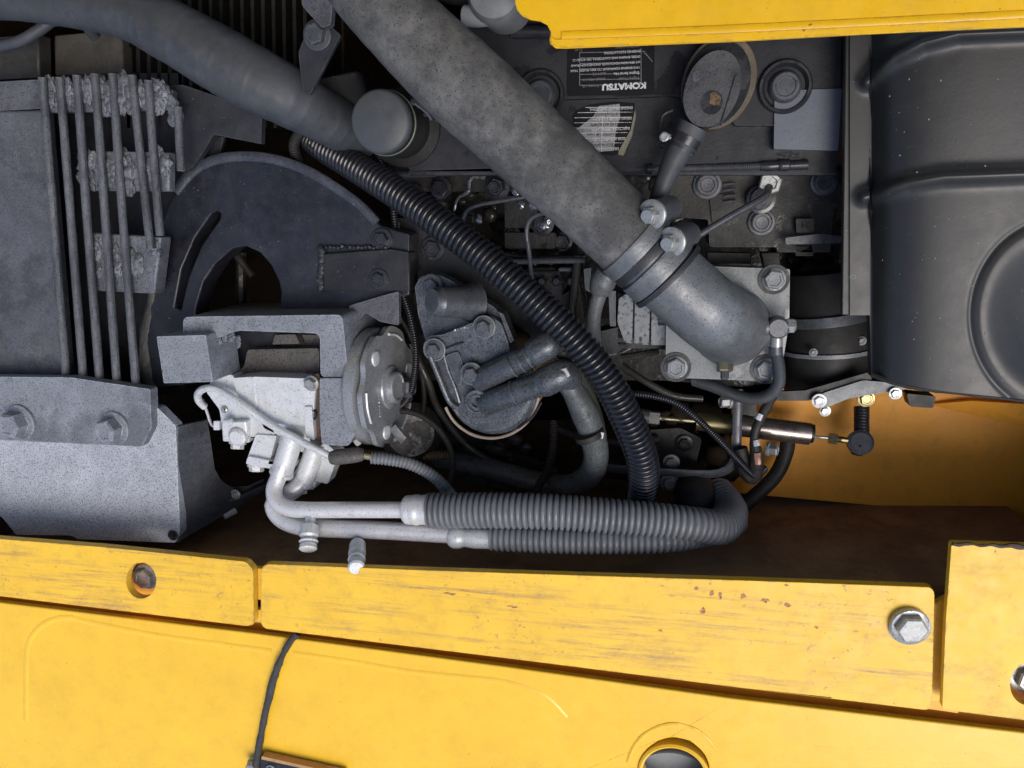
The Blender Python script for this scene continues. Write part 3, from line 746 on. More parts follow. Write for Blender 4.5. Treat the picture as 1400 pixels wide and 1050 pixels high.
m = M().tube([(586, 698, -.06, 24), (600, 698, -.06, 24.5), (680, 698, -.058, 24.5), (760, 700, -.06, 24.5), (840, 706, -.07, 24), (900, 711, -.08, 24), (950, 717, -.095, 24), (985, 720, -.13, 25), (998, 700, -.2, 24), (980, 675, -.26, 24)], 26, 32, corr=(9.6, .20, .17))
m.put('corrugated_sleeve', CONDG, t, 40)
t = thing('refrigerant_pipe', 'lower silver bent pipe passing under the first and ending in a white crimped fitting', 'pipe', P(500, 725, -.14), 'silver refrigerant pipes')
M().tube([(414, 656, -.125), (404, 668, -.115), (384, 680, -.11), (374, 690, -.10), (384, 708, -.09), (408, 719, -.082), (440, 722, -.08), (520, 725, -.076), (625, 731, -.072)], 12.4, 24).put('pipe', ALUP, t)
M().tube([(614, 734, -.07, 12), (620, 734, -.07, 16), (628, 734, -.07, 16), (636, 734, -.07, 13.5), (650, 735, -.07, 15), (678, 736, -.07, 14.5)], 13, 22).put('crimp_fitting', ALU, t)
port(490, 728, -.09, -3, 49, 1.0, t, .006)
M().tube([(672, 734, -.07, 19), (760, 737, -.07, 20), (840, 739, -.075, 19), (920, 737, -.09, 18), (975, 730, -.14, 15), (1010, 715, -.2, 14)], 18, 26, corr=(9.6, .20, .17)).put('corrugated_sleeve', CONDG, t, 40)

# ================================================================== conduits
c = M().tube([(424, 192, -.20, 15), (444, 204, -.185, 19), (480, 224, -.16, 21), (540, 262, -.12, 22), (600, 304, -.09, 22.5), (660, 350, -.075, 23), (720, 402, -.065, 23), (780, 458, -.065, 23), (825, 512, -.075, 22.5), (856, 570, -.095, 23), (876, 620, -.12, 22.5), (880, 655, -.15, 22), (874, 690, -.2, 20)], 22, 28, corr=(9.4, .17))
t = thing('wiring_conduit', 'thick black glossy corrugated conduit crossing diagonally under the big pipe', 'conduit', P(660, 400, -.2))
c.put('corrugated_tube', CONDUIT, t, 40)
m = M()
for k in range(10):
    a = random.uniform(0, 6.28); m.tube([(434 + 10 * math.cos(a), 200 + 8 * math.sin(a), -.17), (430 + 14 * math.cos(a + .5), 190 + 10 * math.sin(a), -.165)], 1, 5)
m.put('frayed_tape', RUBD, t)
def conduit(pts, r, mat, pitch, label, group='thin corrugated wire looms'):
    o = M().tube(pts, r, 12, corr=(pitch, .2)).put('wire_loom', mat, None, 40)
    tag(o, label, 'wire loom', group); return o
conduit([(520, 190, -.17), (505, 176, -.16), (478, 172, -.15), (450, 168, -.15), (425, 172, -.155), (408, 184, -.165), (402, 203, -.18), (412, 226, -.2), (436, 250, -.215), (470, 276, -.23)], 7.5, RUBD, 5, 'small black loom looping left of the round cap and back under the conduit')
conduit([(505, 196, -.19), (518, 215, -.19), (530, 240, -.19), (537, 280, -.19), (542, 330, -.19), (548, 390, -.185), (560, 430, -.18), (568, 470, -.18), (567, 510, -.185), (557, 545, -.2), (530, 570, -.22)], 5, CONDUIT, 4.2, 'thin black loom running down between the compressor and the fuel filter')
conduit([(535, 562, -.2), (560, 563, -.2), (582, 572, -.2), (604, 592, -.205), (617, 618, -.21), (618, 645, -.22), (614, 680, -.25)], 4.6, RUBD, 4, 'thin loom curving down left of the filter bowl')
conduit([(757, 575, -.3), (757, 600, -.29), (754, 625, -.27), (748, 645, -.25), (738, 662, -.22), (730, 682, -.2)], 6.2, RUBD, 5, 'short dusty loom hanging under the filter behind the sleeve')
conduit([(862, 538, -.15), (890, 541, -.15), (922, 550, -.155), (950, 570, -.16), (980, 598, -.17), (1010, 630, -.18), (1032, 650, -.19), (1046, 640, -.21)], 5, CONDUIT, 4, 'thin glossy loom dipping across the copper coloured cylinder')
conduit([(440, 616, -.3), (500, 620, -.3), (560, 622, -.3), (620, 622, -.3)], 7, metal('muddy_yellow_conduit', (.11, .075, .03), .6, dust=.5, dustcol=(.05, .04, .03)), 6, 'muddy straight loom low in the dark behind the compressor lead')

# ================================================================== valve cover
t = thing('valve_cover', 'dark grey engine valve cover with nameplate and two large capped bolts', 'engine cover', P(850, 150, -.27))
M().prism(fillet([(552, 40), (1155, 20), (1152, 100), (1146, 225), (1138, 237), (562, 234), (545, 215), (548, 120)], 6), -.155, .12).put('cover_base', COVER, t, bevel=.004, bseg=3)
M().prism(fillet([(560, 30), (1154, 10), (1150, 60), (1148, 172), (1004, 172), (998, 150), (920, 131), (700, 138), (640, 138), (560, 138)], 5), -.138, .02).put('raised_deck', COVER, t, bevel=.005, bseg=3)
M().prism(fillet([(1059, 124), (1151, 121), (1146, 206), (1058, 204)], 2), -.134, .02).put('machined_pad', PAD, t, bevel=.001)
for x, y in ((1073, 119), (739, 130)):
    c = P(x, y, -.137)
    b = M().lathe(c, (0, 0, 1), [(.0365, -.004), (.0365, .004), (.0345, .0065), (.031, .0065), (.029, .002), (.027, -.001), (.018, -.002)], 40).put('bolt_cup', BOLTD, t, 40)
    M().lathe(c + Vector((0, 0, -.001)), (0, 0, 1), [(.0225, 0), (.0225, .003), (.0195, .011), (.0175, .0125), (.014, .0125), (.0125, .0105), (.002, .0105)], 32).put('cap_bolt', BOLTG, b, 35)
M().tube([(560, 236, -.16), (1142, 236, -.16)], 4, 8).put('gasket_edge', CASTD, t)
# breather neck
M().tube([(700, 44, -.13), (810, 42, -.13)], 9, 12).put('cast_rib', COVER, t)
# nameplate
np_ = M().prism(fillet([(776, 50), (895, 48), (894, 129), (775, 131)], 3), -.1365, .003).put('name_plate', LABEL, t, bevel=.0004)
zt = -.1364
s = 1.0
text('KOMATSU', 883.5, 112.5, zt, 7.6, WHITE, np_, bold=.0006, sx=1.18)
text('Komatsu Ltd.', 819, 116, zt, 3.0, FADED, np_)
text('Engine Model', 874, 104.8, zt, 3.6, FADED, np_)
text('SAA6D102E-2-B', 828, 106.0, zt, 3.2, FADED, np_)
text('Engine Serial No.', 874, 97.6, zt, 3.6, WHITE, np_)
text('26374172', 829, 98.6, zt, 3.3, FADED, np_)
text('THIS ENGINE CONFORMS TO 2001 MODEL YEAR', 875, 90.4, zt, 3.0, WHITE, np_, sx=1.02)
text('U.S. EPA NON-ROAD/DIESEL ENGINES/NON-ROAD', 875.5, 83.2, zt, 3.0, WHITE, np_, sx=.98)
text('DIESEL ENGINE AND CALIFORNIA OFF-ROAD CI', 875.5, 75.6, zt, 3.0, WHITE, np_, sx=1.0)
text('ENGINES REGULATIONS', 876, 68.0, zt, 3.2, WHITE, np_, sx=1.0)
text('MADE IN JAPAN', 874, 61, zt, 3.2, FADED, np_)
text('P1 A1', 796, 66.5, zt, 3.0, FADED, np_)
def line(par, x0, y0, x1, y1, z, wd=.5, mat=FADED):
    a, b = P(x0, y0, z), P(x1, y1, z); d = (b - a).normalized(); n = Vector((-d.y, d.x, 0)) * wd * .0005
    M().slab([a - n, b - n, b + n, a + n], (0, 0, -.0003)).put('printed_line', mat, par, 0)
for k in range(7):
    y = 116.8 - k * 7.45
    line(np_, 792.5, y - .2, 876.5, y - 1.6, zt, .9)
line(np_, 792.5, 117, 792.5, 71, zt, .9); line(np_, 876.5, 115, 876.5, 66, zt, .9)
# scratches by the plate
for k in range(5):
    line(t, 878 + k * 2.6, 70 + k * 2.4, 882 + k * 2.5, 71 + k * 3.4, -.1363, 1.1, FADED)
# second label, half worn
lb = [(783, 158), (790, 150), (806, 143), (840, 139), (868, 141), (866, 160), (860, 186), (850, 208), (838, 213), (812, 210), (795, 190), (784, 172)]
l2 = M().prism(lb, -.1535, .003).put('data_label', LABEL, t, bevel=.0004)
M().prism([(846, 206), (862, 178), (868, 150), (869.5, 158), (864, 186), (852, 213), (845, 211)], -.152, .003).put('label_edge', metal('lifted_label_edge', (.22, .2, .16), .6), t)
M().prism([(819, 145), (847, 142), (848, 158), (842, 180), (839, 206), (815, 208), (800, 194), (786, 178), (800, 168), (812, 158)], -.1531, .002).put('worn_area', metal('worn_label_white', (.30, .31, .33), .5, mottle=.5, speck=.6, bump=0), l2)
rows = ['ENGINE MODEL AND SERIAL', '0.35  VALVE CLEARANCE', 'FIRING ORDER 1-5-3-6-2-4', 'FUEL RATE AT RATED RPM', 'INJECTION TIMING BTDC', 'RATED OUTPUT  kW / rpm', 'DISPLACEMENT  5.88 L', 'LOW IDLE  HIGH IDLE', 'DRY WEIGHT kg']
for k, rw in enumerate(rows[::-1]):
    y = 203 - k * 7
    xr = [846, 851, 855, 858, 861, 863, 864, 865, 865][k]
    text(rw, xr, y - 1.3, -.1528, 3.5, LABEL if k in (1, 3, 5, 7) else WHITE, l2, sx=.92 if k else .8)
    xl = [806, 800, 796, 788, 786, 785, 785, 790, 800][k]
    line(l2, xl, y, xr, y - .8, -.1527, .8, WHITE)
line(l2, 822, 208, 824, 158, -.1526, .8, WHITE)

# ================================================================== engine block and cylinder head
t = thing('engine_block', 'dark dirty cylinder head and block between the valve cover and the flange plate', 'engine', P(850, 330, -.45))
M().prism([(530, 225), (1160, 225), (1160, 540), (905, 520), (560, 520)], -.40, .20).put('block', GRIME, t)
M().prism(fillet([(905, 232), (1147, 232), (1147, 268), (1138, 300), (1135, 345), (1090, 345), (1062, 345), (1062, 338), (970, 338), (968, 300), (905, 296)], 4), -.235, .10).put('cylinder_head', ENGINE, t, bevel=.004, bseg=3)
M().prism(fillet([(540, 236), (905, 232), (905, 290), (760, 300), (700, 262), (540, 262)], 3), -.27, .08).put('cylinder_head', GRIME, t, bevel=.004)
M().prism([(966, 345), (1027, 346), (1027, 361), (966, 360)], -.25, .03).put('ledge', ENGINE, t, bevel=.002)
M().prism([(1040, 345), (1066, 345), (1068, 380), (1048, 380)], -.27, .03).put('rib', ENGINE, t, bevel=.002)
for x, y, r in ((967, 253, 15), (1126, 249, 14), (1041, 304, 14)):
    b = bolt(t, x, y, -.232, r, BOLTG, h=.5, washer=1.3, round_=True)
text('8', 1126, 246, -.2145, 10, CASTD, b, rot=180, align='CENTER')
M().prism(fillet([(1088, 299), (1113, 299), (1113, 318), (1089, 318)], 2), -.215, .03).put('square_lug', ENGINE, t, bevel=.001)
text('24', 1101, 304, -.2147, 8, LABEL, t, rot=180, align='CENTER')
M().prism(fillet([(1074, 325), (1120, 320), (1151, 323), (1150, 332), (1074, 334)], 3), -.205, .006).put('thin_tab', BOLTG, t, bevel=.001)
M().prism(fillet([(1087, 335), (1110, 335), (1112, 350), (1088, 350)], 2), -.235, .03).put('square_lug', ENGINE, t, bevel=.002)
M().prism(fillet([(970, 268), (1006, 262), (1010, 302), (990, 312), (974, 306)], 5), -.23, .02).put('raised_boss', ENGINE, t, bevel=.004)
for k in range(4): M().tube([(990, 252 + k * 8, -.226), (1006, 250 + k * 8, -.226)], 1.6, 6).put('cast_mark', BOLTG, t)
# assorted oily bolts and bosses of the injection side
for x, y, z, r in ((603, 257, -.26, 11), (592, 279, -.28, 10), (680, 256, -.25, 13), (676, 256, -.24, 9), (742, 306, -.27, 12), (600, 336, -.3, 11), (640, 300, -.33, 9), (700, 320, -.32, 9), (566, 262, -.26, 8), (715, 250, -.26, 7), (770, 330, -.33, 10), (655, 335, -.36, 12)):
    bolt(t, x, y, z, r, BOLTD, h=.9, washer=1.35)
def oily(par, n, box, z, sz, mat=GRIME, name='casting_lump'):
    m = M()
    for k in range(n):
        x, y = random.uniform(box[0], box[2]), random.uniform(box[1], box[3])
        m.blob(P(x, y, z + random.uniform(-.02, .01)), random.uniform(.4, 1) * sz, k * 3.3, 2, .45, (random.uniform(.7, 1.6), random.uniform(.7, 1.4), .7))
    m.put(name, mat, par, 60)['kind'] = 'stuff'
oily(t, 26, (545, 250, 760, 300), -.29, .016); oily(t, 26, (560, 300, 790, 370), -.36, .02)
oily(t, 12, (1050, 345, 1150, 400), -.36, .02); oily(t, 16, (880, 240, 960, 300), -.27, .014)
for a, b_, c_, d_, z in ((690, 268, 735, 312, -.27), (560, 300, 620, 330, -.31), (690, 318, 760, 340, -.29), (790, 300, 830, 350, -.30)):
    M().prism(fillet([(a, b_), (c_, b_), (c_, d_), (a, d_)], 3), z, .05).put('pump_casting', GRIME, t, bevel=.004)
for k in range(4):
    M().tube([(730 + k * 22, 350, -.33), (732 + k * 22, 372, -.33)], 5, 10).put('delivery_valve', BOLTD, t)

def pipe(name, pts, r, mat, label, cat, group=None, seg=12, **kw):
    o = M().tube(pts, r, seg, **kw).put(name, mat); tag(o, label, cat, group); return o
pipe('injector_pipe', [(636, 318, -.22), (634, 300, -.21), (640, 287, -.2), (656, 280, -.19), (690, 274, -.18), (725, 268, -.18), (745, 264, -.2)], 2.6, BOLTG, 'thin bent steel fuel line beside the oily gasket edge', 'fuel line', 'injector fuel lines')
pipe('injector_pipe', [(728, 390, -.22), (724, 350, -.2), (720, 318, -.19), (724, 302, -.185), (735, 294, -.18), (755, 290, -.18), (775, 292, -.2)], 3.2, BOLTG, 'thin bent steel fuel line rising to the edge of the diagonal pipe', 'fuel line', 'injector fuel lines')
t = thing('injector_supply_pipe', 'steel pipe slanting from a ringed nut down to the second clamp bolt', 'fuel line', P(990, 290, -.2), 'injector fuel lines')
M().tube([(1052, 256, -.205), (1048, 266, -.18), (1036, 275, -.165), (1000, 295, -.15), (955, 322, -.135), (925, 342, -.125), (915, 352, -.13)], 4.8, 14).put('pipe', BOLTG, t)
M().lathe(P(1052, 251, -.215), (0, 0, 1), [(.018, 0), (.018, .012), (.016, .014), (.011, .014), (.010, .009)], 6, .3).put('ring_nut', ZINC, t)
M().lathe(P(1040, 272, -.225), (0, 0, 1), [(.022, 0), (.022, .008), (.017, .009), (.016, .014), (.008, .014)], 24).put('injector_nut', BOLTD, t)

# oily gasket, its highlights put in as a pale edge and blobs
t = thing('torn_gasket', 'shiny oily gasket edge zigzagging over the dark engine side', 'gasket', P(640, 270, -.27))
M().tube([(621, 288, -.25), (626, 272, -.245), (640, 262, -.245), (642, 248, -.245), (648, 243, -.245), (664, 243, -.245)], 2.2, 6, wob=.6).put('edge', metal('oily_foil', (.3, .32, .35), .18, metallic=.6, speck=.8, speckscale=200), t)
m = M()
for x, y in ((676, 255), (705, 262), (712, 280), (729, 282), (745, 308), (750, 300), (655, 300)):
    m.blob(P(x, y, -.235), .006, x, 2, .6, (1, 1.3, .4))
m.put('oil_glints', metal('oil_glint_foil', (.25, .27, .3), .12, metallic=.7, speck=.8, speckscale=150), t)

# braided hose below the cover
t = thing('braided_hose', 'thin braided fuel hose running along the valve cover bottom edge', 'hose', P(850, 232, -.2))
M().tube([(540, 240, -.18), (600, 236, -.17), (680, 232, -.165), (760, 230, -.165), (860, 231, -.16), (940, 230, -.155), (1042, 227, -.15)], 5.2, 12, corr=(2.6, .12)).put('hose', RUBBER, t)
M().tube([(1040, 227, -.15, 6.2), (1052, 227, -.15, 7.2), (1064, 226, -.15, 6.5), (1066, 226, -.15, 8), (1078, 226, -.15, 8), (1080, 226, -.15, 6.5), (1104, 225, -.15, 7)], 7, 16).put('crimp_fitting', BOLTD, t)
M().tube([(884, 231, -.155, 7), (892, 231, -.155, 7)], 7, 12).put('clip', BOLTD, t)

# ================================================================== oval breather
t = thing('breather_housing', 'oval cap with a dull sealing ring and a neck hose below it', 'breather', P(985, 120, -.14))
def oval(cx, cy, rx, ry, rot, z, th, mat, name, bev=.004, holes=()):
    return M().prism(ell(cx, cy, rx, ry, 48, rot), z, th, holes).put(name, mat, t, bevel=bev, bseg=3)
oval(983, 112, 49, 67, 22, -.105, .045, OXIDE, 'sealing_ring', .005)
oval(980, 115, 44, 62, 22, -.098, .02, BOLTD, 'ring_groove')
oval(974, 121, 37, 55, 22, -.068, .05, metal('breather_cap_metal', (.05, .054, .06), .42, dust=.3, speck=.6, bump=.3, metallic=.1, mottle=.4), 'cap', .010)
M().prism([(x + random.uniform(-2, 2), y + random.uniform(-2, 2)) for x, y in ell(978, 136, 8, 9, 16)], -.0670, .002).put('rust_spot', metal('orange_rust_patch', (.17, .095, .04), .7, mottle=.7, bump=.6, speck=.9), t, 0)
M().prism(ell(973, 140, 15, 17, 32, 20), -.0675, .002).put('dark_stain', BOLTD, t, 0)
M().prism(ell(952, 104, 5, 8, 20, 10), -.0672, .002).put('pale_spot', BOLTG, t, 0)
M().tube([(985, 172, -.0665), (998, 130, -.0665), (1006, 104, -.0665)], 1.2, 6).put('ridge_line', CASTD, t)
M().tube([(948, 172, -.09, 21), (936, 194, -.09, 20), (920, 222, -.085, 16), (907, 252, -.08, 12.5), (898, 276, -.085, 12)], 18, 22, wob=.03).put('neck_hose', RUBBER, t)
M().tube([(940, 186, -.09, 21.5), (934, 197, -.09, 21.5)], 21, 22).put('hose_clamp', BOLTD, t)
M().tube([(934, 199, -.09, 20.5), (930, 206, -.09, 20)], 21, 22).put('hose_clamp', CASTD, t)
M().tube([(918, 188, -.085), (905, 184, -.085)], 4, 10).put('clamp_screw', ZINC, t)
M().tube([(920, 150, -.12), (906, 158, -.12), (903, 178, -.12), (907, 196, -.12)], 2.6, 8).put('clip_wire', BOLTD, t)
bolt(t, 908, 187, -.075, 6, ZINC, washer=1.1)
# plain round cap upper centre
t = thing('oil_filler_cap', 'plain round smooth grey cap on a dark neck left of the big pipe', 'cap', P(540, 180, -.2))
c = P(519, 166, -.05)
M().lathe(c, (0, 0, 1), [(.0455, -.02), (.0455, -.006), (.0435, -.001), (.040, .001), (.02, .003), (.004, .0035)], 48).put('cap', GREYCAP if False else metal('cap_blue_grey', (.06, .066, .075), .42, bump=.1, dust=.15, mottle=.12), t, 40)
M().lathe(c - Vector((0, 0, .12)), (0, 0, 1), [(.062, 0), (.060, .02), (.0475, .03), (.0455, .11)], 44).put('neck', RUBD, t, 40)
M().lathe(c - Vector((0, 0, .027)), (0, 0, 1), [(.0472, 0), (.0472, .003), (.046, .004)], 44).put('seal_ring', metal('greenish_seal', (.1, .12, .09), .4), t, 40)

# ================================================================== big diagonal pipe and elbow
t = thing('intake_pipe', 'big dusty grey rubber pipe running diagonally to a cast elbow', 'pipe', P(700, 180, -.1))
M().tube([(440, -90, .005, 50), (512, -5, 0, 53), (575, 60, -.005, 57), (640, 122, -.01, 60), (720, 195, -.02, 58), (790, 260, -.035, 55), (850, 317, -.045, 53.5), (865, 332, -.048, 53.5)], 60, 56, wob=.012, step=.002,
         rfun=lambda u: 1 + .012 * math.exp(-((u - .72) / .012) ** 2) + .012 * math.exp(-((u - .77) / .012) ** 2)).put('rubber_hose', HOSE, t, 40)
m = M()
for k in range(16): m.blob(P(566 + k * 2.2 + random.uniform(-3, 3), 138 + k * 1.6 + random.uniform(-4, 4), -.035), .0045, k, 2, .6, (1.2, 1, .5))
m.put('torn_skin', RUBD, t, 60)
M().tube([(568, 142, -.02), (582, 152, -.018), (590, 164, -.02)], 1.6, 6, wob=.8).put('torn_edge', BOLTG, t)
m = M().tube([(855, 323, -.046, 50), (890, 356, -.05, 50), (930, 393, -.055, 50), (962, 421, -.062, 50.5), (985, 438, -.085, 51), (996, 444, -.12, 52), (998, 446, -.17, 54)], 50, 56, step=.002, wob=.006)
m.put('cast_elbow', ELBOW, t, 50)
tt = t
def band(a, b, r, mat, w_=1.0):
    o = M().tube([(a[0], a[1], a[2], r), (b[0], b[1], b[2], r)], r, 56, rfun=lambda u: 1 + .008 * (abs(u - .5) < .42)).put('clamp_band', mat, tt, 30); return o
band((862, 329, -.047), (877, 343, -.049), 56, ELBOW)
band((880, 346, -.0495), (888, 354, -.05), 54.5, CASTD)
band((890, 356, -.05), (908, 373, -.052), 55, ELBOW)
band((910, 375, -.0525), (915, 380, -.053), 57, CASTD)
for (x, y, dx, dy) in ((886, 295, 38, -16), (913, 333, 38, -16)):
    A = P(x, y, .005)
    ax = Vector((-.46, -.14, 1)).normalized()
    b = M().lathe(A - ax * .07, ax, [(.017, 0), (.0175, .035), (.0185, .036), (.0185, .052), (.0165,   .054)], 28).put('clamp_barrel', BOLTG, tt)
    M().lathe(A - ax * .016, ax, [(.0185, 0), (.020, .0025), (.020, .0055), (.0165, .0075), (.011, .0078)], 32).put('clamp_washer', ZINC, b)
    M().lathe(A - ax * .010, ax, [(.0125, 0), (.0125, .008), (.0115, .0095), (.006, .0097)], 6, .3).put('clamp_nut', ZINC, b, 25)
    M().lathe(A - ax * .001, ax, [(.0092, 0), (.0092, .0045), (.0080, .006), (.003, .0062)], 24).put('clamp_stud', ZINC, b)
# bracket at upper left end
t = thing('pipe_bracket', 'steel strap bracket with a large bolt holding the big pipe at top left', 'bracket', P(430, 60, -.15))
M().prism(fillet([(408, -40), (458, -40), (452, 34), (440, 38), (413, 8)], 3), .02, .012).put('strap', CAST, t, bevel=.002)
M().tube([(446, 40, -.02), (452, -5, .02)], 2.2, 6).put('strap_edge', BOLTG, t)
M().prism(fillet([(420, 40), (452, 36), (466, 48), (424, 130), (414, 128), (408, 72)], 3), -.045, .006).put('strap_tail', CASTD, t, bevel=.001)
bolt(t, 434, 48, -.04, 15, BOLTG, h=.8, washer=1.35)
bolt(t, 404, 158, -.1, 3, BOLTG)
M().prism([(425, 108), (490, 95), (505, 140), (495, 165), (430, 165), (418, 140)], -.16, .06).put('dark_casting', BLACK, t, bevel=.008)

# pale fittings at the top beside hood
t = thing('heater_hose_elbow', 'pale grey plastic hose elbow at the top left of the hood corner', 'hose elbow', P(665, 15, -.1))
M().tube([(636, 22, -.05, 14), (660, 22, -.045, 14), (684, 16, -.04, 14)], 14, 20).put('stub', GREYCAP, t)
M().lathe(P(685, -2, -.06), (0, 0, 1), [(.040, -.03), (.040, .03), (.034, .044), (.018, .05)], 32).put('elbow', metal('pale_rubber', (.19, .20, .205), .45, mottle=.15), t)
M().tube([(590, -20, -.09), (640, -8, -.09), (700, -20, -.09)], 16, 16).put('hose', RUBD, t)

# ================================================================== flange plate
t = thing('intake_flange', 'light grey square flange plate with hex bolts under the cast elbow', 'flange', P(990, 445, -.2))
M().prism(fillet([(968, 364), (1080, 368), (1079, 440), (1066, 522), (910, 516), (911, 430), (940, 380)], 2), -.165, .035).put('plate', PLATE, t, bevel=.0015)
for x, y in ((1058, 382), (924, 502), (1047, 505)):
    bolt(t, x, y, -.163, 14, PLATE, h=.55, washer=1.15, ring=BLACK)
b = M().lathe(P(991, 492, -.14), (0, -.9, .35), [(.017, -.01), (.017, .004), (.014, .006)], 24).put('drain_boss', ELBOW, t)
M().lathe(P(991, 494, -.135), (0, -.9, .35), [(.0125, .002), (.0125, .014), (.011, .016)], 6, .2).put('drain_nut', ZINCY, b)
M().lathe(P(991, 503, -.135), (0, -.9, .3), [(.0065, .002), (.0065, .016), (.005, .018)], 6, .2).put('drain_plug', BOLTG, b)
M().tube([(900, 436, -.16), (908, 436, -.16), (914, 436, -.165)], 9, 14).put('small_boss', BOLTD, t)
# banjo fitting and hose
t = thing('boost_sensor_hose', 'small banjo fitting with a braided hose curling down from the elbow side', 'hose', P(1065, 480, -.18))
M().tube([(1036, 447, -.11, 12), (1050, 447, -.11, 12)], 12, 20).put('boss', ELBOW, t)
M().lathe(P(1062, 446, -.125), (0, 0, 1), [(.016, -.006), (.016, .018), (.013, .021)], 24).put('banjo_ring', BOLTG, t)
M().tube([(1068, 446, -.115, 9), (1078, 445, -.115, 10.5), (1086, 445, -.115, 10.5), (1088, 445, -.115, 7)], 10, 6).put('banjo_bolt', ZINC, t)
M().tube([(1062, 460, -.115, 8), (1061, 478, -.115, 8.5)], 8, 16).put('ferrule', ZINC, t)
M().tube([(1060, 474, -.115, 9.5), (1061, 484, -.115, 9.5)], 9, 16, wob=.1).put('spring_clip', BOLTG, t)
M().tube([(1061, 480, -.115), (1065, 505, -.12), (1064, 525, -.13), (1052, 540, -.14), (1030, 545, -.155), (1005, 540, -.17), (975, 528, -.19), (950, 520, -.21)], 8.5, 16, corr=(2.4, .06)).put('hose', RUBBER, t)

# intake heater block between flange and pipe
t = thing('intake_heater', 'shiny grey finned block in the gap left of the flange plate', 'heater', P(885, 440, -.25))
for pts in ([(846, 408), (856, 402), (866, 406), (864, 470), (854, 468), (844, 440)], [(868, 405), (889, 412), (887, 472), (867, 470)], [(891, 414), (899, 430), (912, 445), (912, 472), (890, 472)]):
    M().prism(fillet(pts, 3), -.19, .05).put('fin_block', metal('oil_wet_block_%d' % len(pts), (.2, .22, .235), .25, oil=.5, speck=.7, speckscale=180, bump=.1), t, bevel=.003)
M().lathe(P(876, 464, -.189), (0, 0, 1), [(.004, 0), (.004, .001), (.002, .001)], 14, sx=.6).put('dimple', BLACK, t)
M().prism([(843, 400), (914, 400), (914, 478), (843, 478)], -.21, .03).put('housing', BLACK, t, bevel=.002)
M().prism(fillet([(832, 398), (842, 398), (842, 446), (834, 446)], 1), -.2, .05).put('side_rib', BOLTG, t, bevel=.001)
t = thing('fuel_return_fitting', 'curved steel stub pipe with a wide collar under the clamp bands', 'pipe fitting', P(820, 420, -.25))
M().tube([(832, 372, -.15, 17), (824, 386, -.155, 18), (820, 400, -.16, 14)], 16, 20).put('collar', ELBOW, t)
M().tube([(822, 396, -.16, 10), (814, 420, -.17, 10), (811, 440, -.18, 10), (812, 466, -.2, 10)], 10, 18).put('pipe', ELBOW, t)
M().prism(fillet([(800, 458), (850, 446), (858, 470), (840, 486), (812, 488), (800, 472)], 4), -.21, .06).put('base', CASTD, t, bevel=.005)
M().tube([(790, 350, -.26), (784, 410, -.25), (778, 450, -.24)], 6, 10).put('rod', ENGINE, t)
M().prism([(762, 366), (786, 366), (780, 400), (766, 410)], -.27, .05).put('lump', PLATE, t, bevel=.004)
M().prism([(718, 366), (760, 366), (760, 430), (720, 430)], -.28, .05).put('lump', ENGINE, t, bevel=.004)
M().prism(fillet([(798, 368), (808, 366), (807, 400), (800, 396)], 1), -.25, .03).put('shiny_edge', PLATE, t, bevel=.001)
M().tube([(812, 488, -.2), (830, 486, -.195), (850, 482, -.195), (862, 476, -.195)], 1.4, 6, wob=1.2).put('oil_bead', ZINC, t)
M().tube([(850, 490, -.24, 6), (900, 480, -.23, 4)], 6, 8).put('shaft', ENGINE, t)

# ================================================================== fuel filter
t = thing('fuel_filter', 'grey fuel filter head with hose stubs over a round filter bowl', 'fuel filter', P(670, 520, -.4))
M().prism(fillet([(567, 392), (575, 378), (598, 375), (614, 382), (676, 420), (686, 432), (698, 464), (692, 472), (600, 474), (582, 466), (572, 432)], 4), -.145, .03).put('mount_bracket', FILTER, t, bevel=.003)
M().prism([(682, 426), (688, 429), (703, 466), (698, 470)], -.13, .03).put('bracket_edge', FILTER, t, bevel=.001)
M().prism(fillet([(577, 472), (586, 459), (604, 458), (668, 432), (684, 440), (694, 468), (704, 500), (724, 548), (700, 572), (650, 580), (624, 562), (604, 520), (592, 494)], 6), -.12, .05).put('filter_head', FILTER, t, bevel=.005, bseg=3)
# raised ribs and pocket of the head
M().tube([(588, 486, -.113), (600, 515, -.113), (614, 548, -.113), (626, 558, -.114)], 4, 10).put('head_rib', FILTER, t)
M().tube([(606, 482, -.116), (612, 505, -.116), (622, 530, -.116), (628, 550, -.116)], 2.4, 8).put('head_rib', FILTER, t)
M().tube([(604, 482, -.116), (620, 474, -.116), (634, 470, -.116)], 2.6, 8).put('head_rib', FILTER, t)
M().prism(fillet([(608, 486), (626, 480), (634, 500), (628, 530), (620, 520)], 4), -.114, .01).put('pocket_pad', FILTER, t, bevel=.002)
for k in range(9):
    M().blob(P(622 + k * 4.2, 452 - k * 1.2 + random.uniform(-1, 1), -.1195), .0024, k, 1, .6, (1, 1, .5)).put('cast_mark', ALUD, t)
for k, (x, y) in enumerate(((700, 500), (712, 494), (722, 488))):
    M().tube([(x, y, -.09, 17.4), (x + 2, y - 1, -.09, 17.4)], 17, 22).put('neck_ring', FILTER, t)
for k, (x, y) in enumerate(((702, 537.5), (724, 530), (731, 527.5))):
    M().tube([(x, y, -.088, 17.8), (x + 2, y - .7, -.088, 17.8)], 17, 22).put('neck_ring', FILTER, t)
